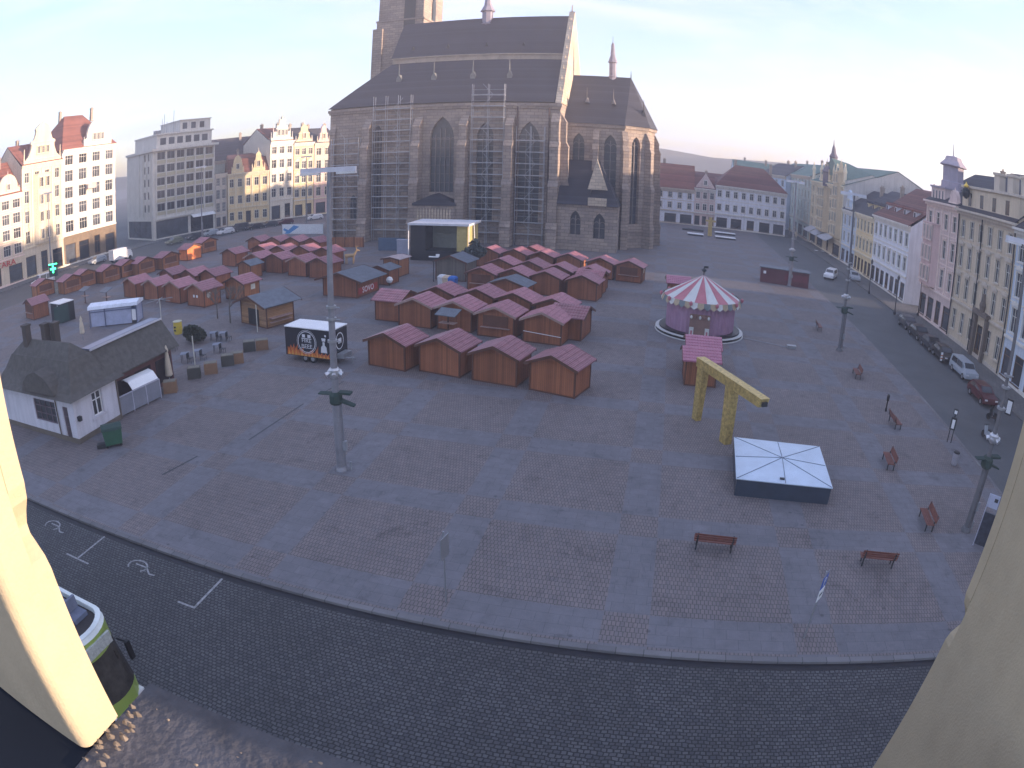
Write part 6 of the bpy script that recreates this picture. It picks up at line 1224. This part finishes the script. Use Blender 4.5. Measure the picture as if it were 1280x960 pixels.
# planters and tables of the terrace
PLB = mat('planter_side', (.22, .13, .075), var=.2)
for i, (px, py, c, lb) in enumerate(((213, 492, 1, 'orange brown planter box at the end of the wind screen'), (243, 474, 0, 'dark planter box with a pale top around a parasol pole'), (264, 468, 1, 'orange side planter joined to the one with the pole'), (285, 458, 0, 'grey green planter box right of the round bush'), (297, 455, 1, 'orange brown planter end beside the grey green one'), (312, 440, 0, 'dark planter box below the snack hut'), (328, 438, 1, 'last brown planter on the terrace edge'))):
    t = thing('planter_box', lb, 'planter', g(px, py), rad(35), 'planter boxes around the terrace'); m = MB(); m.box(-.55, .55, 0, .75, 0, .85); part('box', m, PLB if c else mat('dark_planter', (.06, .06, .055), var=.2), t); m = MB(); m.box(-.5, .5, .05, .7, .852, .9); part('soil', m, mat('pale_soil', (.18, .17, .14)), t)
for i, (px, py, h) in enumerate(((213, 481, 3.1), (104, 425, 2.6))):
    t = thing('closed_parasol', ['tall folded cream parasol at the end of the pavilion wing', 'folded cream parasol behind the pavilion roof'][i], 'parasol', g(px, py)); m = MB(); m.tube((0, 0, 0), (0, 0, h), .04, n=6); part('pole', m, GPOLE, t); m = MB(); m.lathe([(.22, .7), (.32, .8), (.26, 1.6), (.14, h - .5), (.2, h - .45), (.04, h)], 9); part('cloth', m, mat('cream_canvas', (.5, .43, .33)), t)
t = thing('parasol_frame', 'bare parasol pole with spread arms, behind the pavilion wing', 'parasol', g(202, 404)); m = MB(); m.tube((0, 0, 0), (0, 0, 2.7), .05, n=6); part('pole', m, mat('pale_pole', (.5, .48, .42)), t); m = MB(); [m.tube((0, 0, 2.6), (1.6 * cos(k * pi / 3), 1.6 * sin(k * pi / 3), 2.5), .04, n=5) for k in range(6)]; part('arm', m, GPOLE, t)
t = thing('parasol_frame', 'bare parasol pole standing in the dark planter', 'parasol', g(245, 466)); m = MB(); m.tube((0, 0, 0), (0, 0, 3.0), .05, n=6); part('pole', m, mat('pale_pole', (.5, .48, .42)), t)
t = thing('sign_post', 'thin pale pole in front of the snack hut', 'pole', g(322, 415)); m = MB(); m.tube((0, 0, 0), (0, 0, 2.6), .045, n=6); part('pole', m, mat('pale_pole', (.5, .48, .42)), t)
# bushes, bare trees
rnd = random.Random(11)
t = thing('round_bush', 'dense dark round bush on the terrace, beside the bare parasol pole', 'bush', g(243, 428)); m = MB(); leafball(m, (0, 0, .85), .95, 900, rnd, .09, .75); leafball(m, (.6, .2, .7), .7, 450, rnd, .09, .8); leafball(m, (-.55, .1, .95), .75, 450, rnd, .09, .9); part('foliage', m, mat('dark_evergreen_leaves', (.035, .045, .03), var=.5, scale=3), t); m = MB(); m.tube((0, 0, 0), (0, 0, 1), .1); part('stem', m, TRIMW, t)
def bare_tree(p, h, label, seed):
    rn = random.Random(seed); t = thing('bare_tree', label, 'tree', p, 0, 'small leafless trees on the terrace'); m = MB(); m.tube((0, 0, 0), (0, 0, h * .4), .09, .065, n=7); part('trunk', m, mat('grey_bark', (.12, .10, .085), var=.3, scale=4), t); m = MB()
    def br(q, d, l, r, k):
        e = q + d * l; m.tube(q, e, r, r * .6, n=4, caps=False)
        if k: [br(q + d * l * rn.uniform(.5, 1), (d + Vector((rn.gauss(0, .5), rn.gauss(0, .5), rn.uniform(-.1, .3)))).normalized(), l * .68, r * .6, k - 1) for _ in range(3)]
    for _ in range(6): br(Vector((0, 0, h * .38)), Vector((rn.gauss(0, .45), rn.gauss(0, .45), 1)).normalized(), h * .3, .045, 3)
    part('crown', m, mat('twig', (.13, .11, .095), var=.3), t)
bare_tree(g(288, 404), 4.2, 'leafless young tree left of the snack hut', 1); bare_tree(g(272, 398), 3.6, 'thinner leafless tree between the left chalets and the snack hut', 5)
# yellow barrel, small furniture
t = thing('yellow_barrel', 'yellow round barrel with a pale lid at the end of the pavilion wing', 'barrel', g(223, 417)); m = MB(); m.lathe([(.42, 0), (.5, .5), (.45, 1.2)], 14); part('body', m, mat('barrel_yellow', (.50, .38, .04)), t); m = MB(); m.lathe([(.48, 1.2), (.5, 1.28), (.1, 1.34)], 14); part('lid', m, mat('barrel_lid', (.5, .48, .36)), t); m = MB(); [m.box(-.12, .12, -.52, -.46, .35 + k * .32, .52 + k * .32) for k in range(2)]; part('opening', m, BLACK, t)
for i, (px, py) in enumerate(((232, 452), (248, 448), (268, 425), (280, 425), (213, 437), (272, 440))):
    t = thing('terrace_table', ['blue grey terrace table with chairs left of the parasol pole', 'blue grey terrace table right of the parasol pole', 'low terrace table beside the round bush', 'terrace table farthest right of the bush', 'small table near the wing wall', 'terrace table between bush and planter'][i], 'table', g(px, py), rad(30), 'terrace tables of the pavilion'); m = MB(); m.box(-.4, .4, -.4, .4, .7, .74); part('table_top', m, mat('blue_grey_top', (.20, .22, .27)), t); m = MB(); [m.tube((x, y, 0), (x, y, .7), .025, n=5) for x in (-.3, .3) for y in (-.3, .3)]; part('leg', m, DARK, t)
    c = thing('terrace_chair', ['dark chair beside the table left of the parasol pole', 'dark chair by the table right of the parasol pole', 'dark chair by the low table at the bush', 'dark chair at the farthest right terrace table', 'dark chair near the wing wall table', 'dark chair between bush and planter'][i], 'chair', g(px, py) + Vector((.75, -.2, 0)), rad(100), 'terrace chairs of the pavilion'); m = MB(); m.box(-.22, .22, -.22, .22, .42, .46); part('seat', m, DARK, c); m = MB(); m.box(-.22, .22, .2, .24, .46, .88); part('backrest', m, DARK, c); m = MB(); [m.tube((x, y, 0), (x, y, .43), .02, n=5) for x in (-.2, .2) for y in (-.2, .2)]; part('leg', m, DARK, c)
# pharmacy cross sign
t = thing('pharmacy_sign', 'glowing green pharmacy cross sign beside the white van', 'sign', g(68, 357), rad(35)); GC = mat('green_neon', (.05, .9, .25), rough=.4, var=.02, emit=2.2); m = MB(); m.tube((0, .1, 0), (0, .1, 2.4), .06, n=6); part('post', m, GPOLE, t)
m = MB(); m.box(-.9, .9, 0, .2, 1.6, 3.6); part('panel', m, mat('dark_green_panel', (.03, .06, .055)), t); m = MB(); m.box(-.6, .6, -.03, -.002, 2.75, 3.05); m.box(-.15, .15, -.031, -.003, 2.2, 3.5); m.box(-.9, .9, -.032, -.004, 3.62, 3.8); part('cross', m, GC, t)
# satellite-like white ball, roof light
t = thing('round_lamp', 'white globe light on a stub behind the second chalet row', 'lamp', g(487, 357)); m = MB(); m.tube((0, 0, 0), (0, 0, .35), .1, n=8); part('post', m, DARK, t); m = MB(); m.lathe([(.05, .3), (.3, .42), (.42, .7), (.3, .98), (.05, 1.1)], 14); part('globe', m, WHITE, t)
t = thing('street_lamp', 'thin lamp post with a white head, left of the larger brown hut', 'street lamp', g(542, 352)); m = MB(); m.tube((0, 0, 0), (0, 0, 3.0), .06, n=6); part('post', m, DARK, t); m = MB(); m.box(-.6, .6, -.1, .1, 3.0, 3.12); m.box(.3, .7, -.12, .12, 3.12, 3.4); part('lamp_head', m, WHITE, t)
# scooters at the right edge (two)
def scooter(p, rz, label, c):
    t = thing('motor_scooter', label, 'scooter', (p.x, p.y, -.12), rz, 'scooters by the right street'); 
    for x in (-.6, .6): m = MB(); m.tube((x, -.06, .25), (x, .06, .25), .25, n=14); part('wheel', m, RUBBER, t)
    m = MB(); m.prism([(-.8, .4), (-.1, .3), (.3, .3), (.5, .9), (.4, .95), (.2, .42), (-.05, .45), (-.15, .75), (-.75, .75)], 'y', -.16, .16); part('body', m, c, t); m = MB(); m.box(-.75, -.1, -.15, .15, .75, .84); part('seat', m, BLACK, t); m = MB(); m.tube((.42, -.3, 1.05), (.42, .3, 1.05), .03, n=6); m.tube((.6, 0, .3), (.42, 0, 1.05), .04, n=6); part('handlebar', m, DARK, t)
scooter(g(1233, 549, -.12), rad(100), 'pale scooter parked at the right edge of the picture', PS); scooter(g(1240, 527, -.12), rad(110), 'dark scooter parked just beyond the pale one', PB)

# ---------------------------------------------------------------- sightseeing bus
BG = mat('bus_green', (.25, .34, .07), rough=.3, var=.08, spec=.6); BW = mat('bus_white', (.62, .66, .64), rough=.35)
bus = thing('tour_bus', 'green and white bus with a big dark windscreen, half hidden behind the left window jamb', 'bus', (-15.0, 8.75, -.12), rad(0)); Wd = 1.25
def sec(x, z, b=1): return (x, z)
def bring(z, xf, rd, w=Wd): # plan outline rounded front, from rear-left round the nose to rear-right
    return [(-10.5, -w, z), (xf - rd, -w, z)] + [(xf - rd + rd * sin(a) , -w + (w * 2) * (1 - cos(a)) / 2, z) for a in [pi * k / 12 for k in range(1, 12)]] + [(xf - rd, w, z), (-10.5, w, z)]
lv = [(.35, 1.05, .75), (1.5, 1.12, .8), (1.55, 1.12, .8), (3.05, .75, .8), (3.1, .8, .82), (3.75, .72, .8)]
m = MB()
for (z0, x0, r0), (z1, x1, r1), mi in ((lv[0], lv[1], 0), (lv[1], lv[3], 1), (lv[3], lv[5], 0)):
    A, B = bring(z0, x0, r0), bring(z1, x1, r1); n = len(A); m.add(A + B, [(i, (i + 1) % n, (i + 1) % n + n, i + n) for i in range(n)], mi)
part('body', m, [BG, mat('dark_bus_glass', (.045, .04, .035), rough=.12, var=.8, scale=1.4, spec=.6)], bus)  # blotchy tone in the dark glass colour imitates sun reflections
m = MB(); A = bring(3.75, .72, .8); B = bring(3.88, .6, .75, Wd - .05); n = len(A); m.add(A + B, [(i, (i + 1) % n, (i + 1) % n + n, i + n) for i in range(n)]); 
C1 = bring(3.9, .62, .78, Wd); C2 = bring(3.9, .42, .7, Wd - .16); m.add(C1 + C2, [(i, (i + 1) % n, (i + 1) % n + n, i + n) for i in range(n)]); C3 = bring(3.7, .40, .7, Wd - .17); m.add(C2 + C3, [(i, (i + 1) % n, (i + 1) % n + n, i + n) for i in range(n)]); part('roof_rim', m, BW, bus)
m = MB(); m.poly(bring(3.68, .45, .7, Wd - .12)); part('deck', m, mat('dark_deck', (.05, .045, .045), var=.3), bus)
for i, (x, y) in enumerate(((-.6, -.55), (-.6, .55), (-1.7, .55), (-1.7, -.55))): m = MB(); m.box(x - .25, x + .25, y - .35, y + .35, 3.69, 3.85); m.box(x - .3, x - .2, y - .35, y + .35, 3.85, 4.3); part('seat', m, mat('blue_grey_seat', (.14, .16, .22), var=.3), bus)
m = MB(); m.box(-.15, .1, -1.0, -.55, 3.7, 4.0); m.lathe([(.02, 4.0), (.14, 4.02), (.14, 4.05), (.02, 4.07)], 10, c=(-.1, -.75)); part('console', m, BW, bus)
m = MB(); m.box(.70, .79, -.75, .75, 3.2, 3.62); part('destination_sign', m, mat('pale_grey_sign', (.36, .38, .36), var=.35, scale=9), bus); 
for s in (-1, 1): m = MB(); m.box(.5, .95, s * .85 - .22, s * .85 + .22, .75, .95); part('headlight', m, mat('headlamp_glass', (.6, .6, .62)), bus)
for s in (-1, 1): m = MB(); m.tube((.55, s * 1.1, 2.95), (.92, s * 1.2, 2.9), .04, n=6); m.box(.86, .98, s * 1.2 - .1, s * 1.2 + .1, 2.2, 2.92); part('mirror', m, BLACK, bus)
for x in (-1.6, -8):
    for s in (-1, 1): m = MB(); m.tube((x, s * .98, .5), (x, s * 1.27, .5), .5, n=18); part('wheel', m, RUBBER, bus)

# ---------------------------------------------------------------- window opening the camera looks out of
S = .5
JAMB = mat('cream_painted_render', (.45, .38, .265), rough=.9, var=.10, scale=9, bump=.14, bscale=220, stain=.12)
wo = thing('window_surround', 'cream rendered window reveal with a worn stone sill, framing the view left, right and below', 'window opening', (0, 0, EYE))
def jamb(xc, yi, yo, sgn, ztop, zbot, znotch, name):
    """profile (offset towards the opening, z) of the outer half; inner half continues away from the opening"""
    prof = [(0, zbot), (0, znotch - .035), (-.004, znotch - .022), (-.012, znotch - .012), (-.019, znotch - .004), (-.019, znotch + .006), (-.012, znotch + .020), (-.003, znotch + .034), (.001, znotch + .05), (.001, ztop)]
    m = MB(); pts = [(xc + sgn * o, z) for o, z in prof]; W0 = .7
    far = xc - sgn * W0
    outer = pts + [(far, ztop), (far, zbot)]
    m.prism(outer if sgn < 0 else outer[::-1], 'y', yo - .022, yo, 0); part('moulding', m, JAMB, wo)
    m = MB(); r_ = .014; plan = [(xc, yo - .022)] + [(xc - sgn * r_ * (1 - cos(a)), yi + r_ * (1 - sin(a))) for a in [pi / 2 * k / 6 for k in range(7)]] + [(far, yi), (far, yo - .022)]
    m.prism(plan if sgn < 0 else plan[::-1], 'z', zbot, ztop)
    o = part(name, m, JAMB, wo)
    return o
jamb(-.925 * S, .405 * S, .535 * S, 1, 1.2, -1.0 * S, -.545 * S, 'jamb')
jamb(.50, .34, .688, -1, 1.2, -.95, -.54, 'jamb')
SILL = mat('weathered_sill_stone', (.10, .10, .112), rough=.95, var=.45, scale=9, bump=.25, bscale=90)
m = MB(); m.box(-.4625, 1.2, .17, .335, -.60, -.502); o = part('sill', m, SILL, wo)
rnd = random.Random(2); m = MB()
def chunk(m, x, y, z, s, rnd):
    vs = [(x + rnd.uniform(.5, 1) * s * cos(2 * pi * k / 6), y + rnd.uniform(.5, 1) * s * .6 * sin(2 * pi * k / 6), z) for k in range(6)]; m.add(vs + [(x, y, z + s * .5)], [(k, (k + 1) % 6, 6) for k in range(6)])
for k in range(22): chunk(m, rnd.uniform(-.46, -.15), rnd.uniform(.20, .33) , -.503, rnd.uniform(.002, .007), rnd)
for k in range(30): chunk(m, -.455 + rnd.uniform(-.01, .02), rnd.uniform(.19, .30), -.503, rnd.uniform(.004, .012), rnd)
part('plaster_chip', m, mat('broken_plaster', (.22, .18, .14), var=.5, scale=60), wo)['kind'] = 'stuff'
m = MB(); m.box(-1.6, 1.6, -.3, .168, -.75, -.62); m.box(-1.6, 1.6, .05, .165, -1.2, -.53); m.box(-1.6, -.465, .05, .262, -.9, -.504); part('inner_ledge', m, mat('dark_inner_board', (.012, .016, .026), rough=.7), wo)
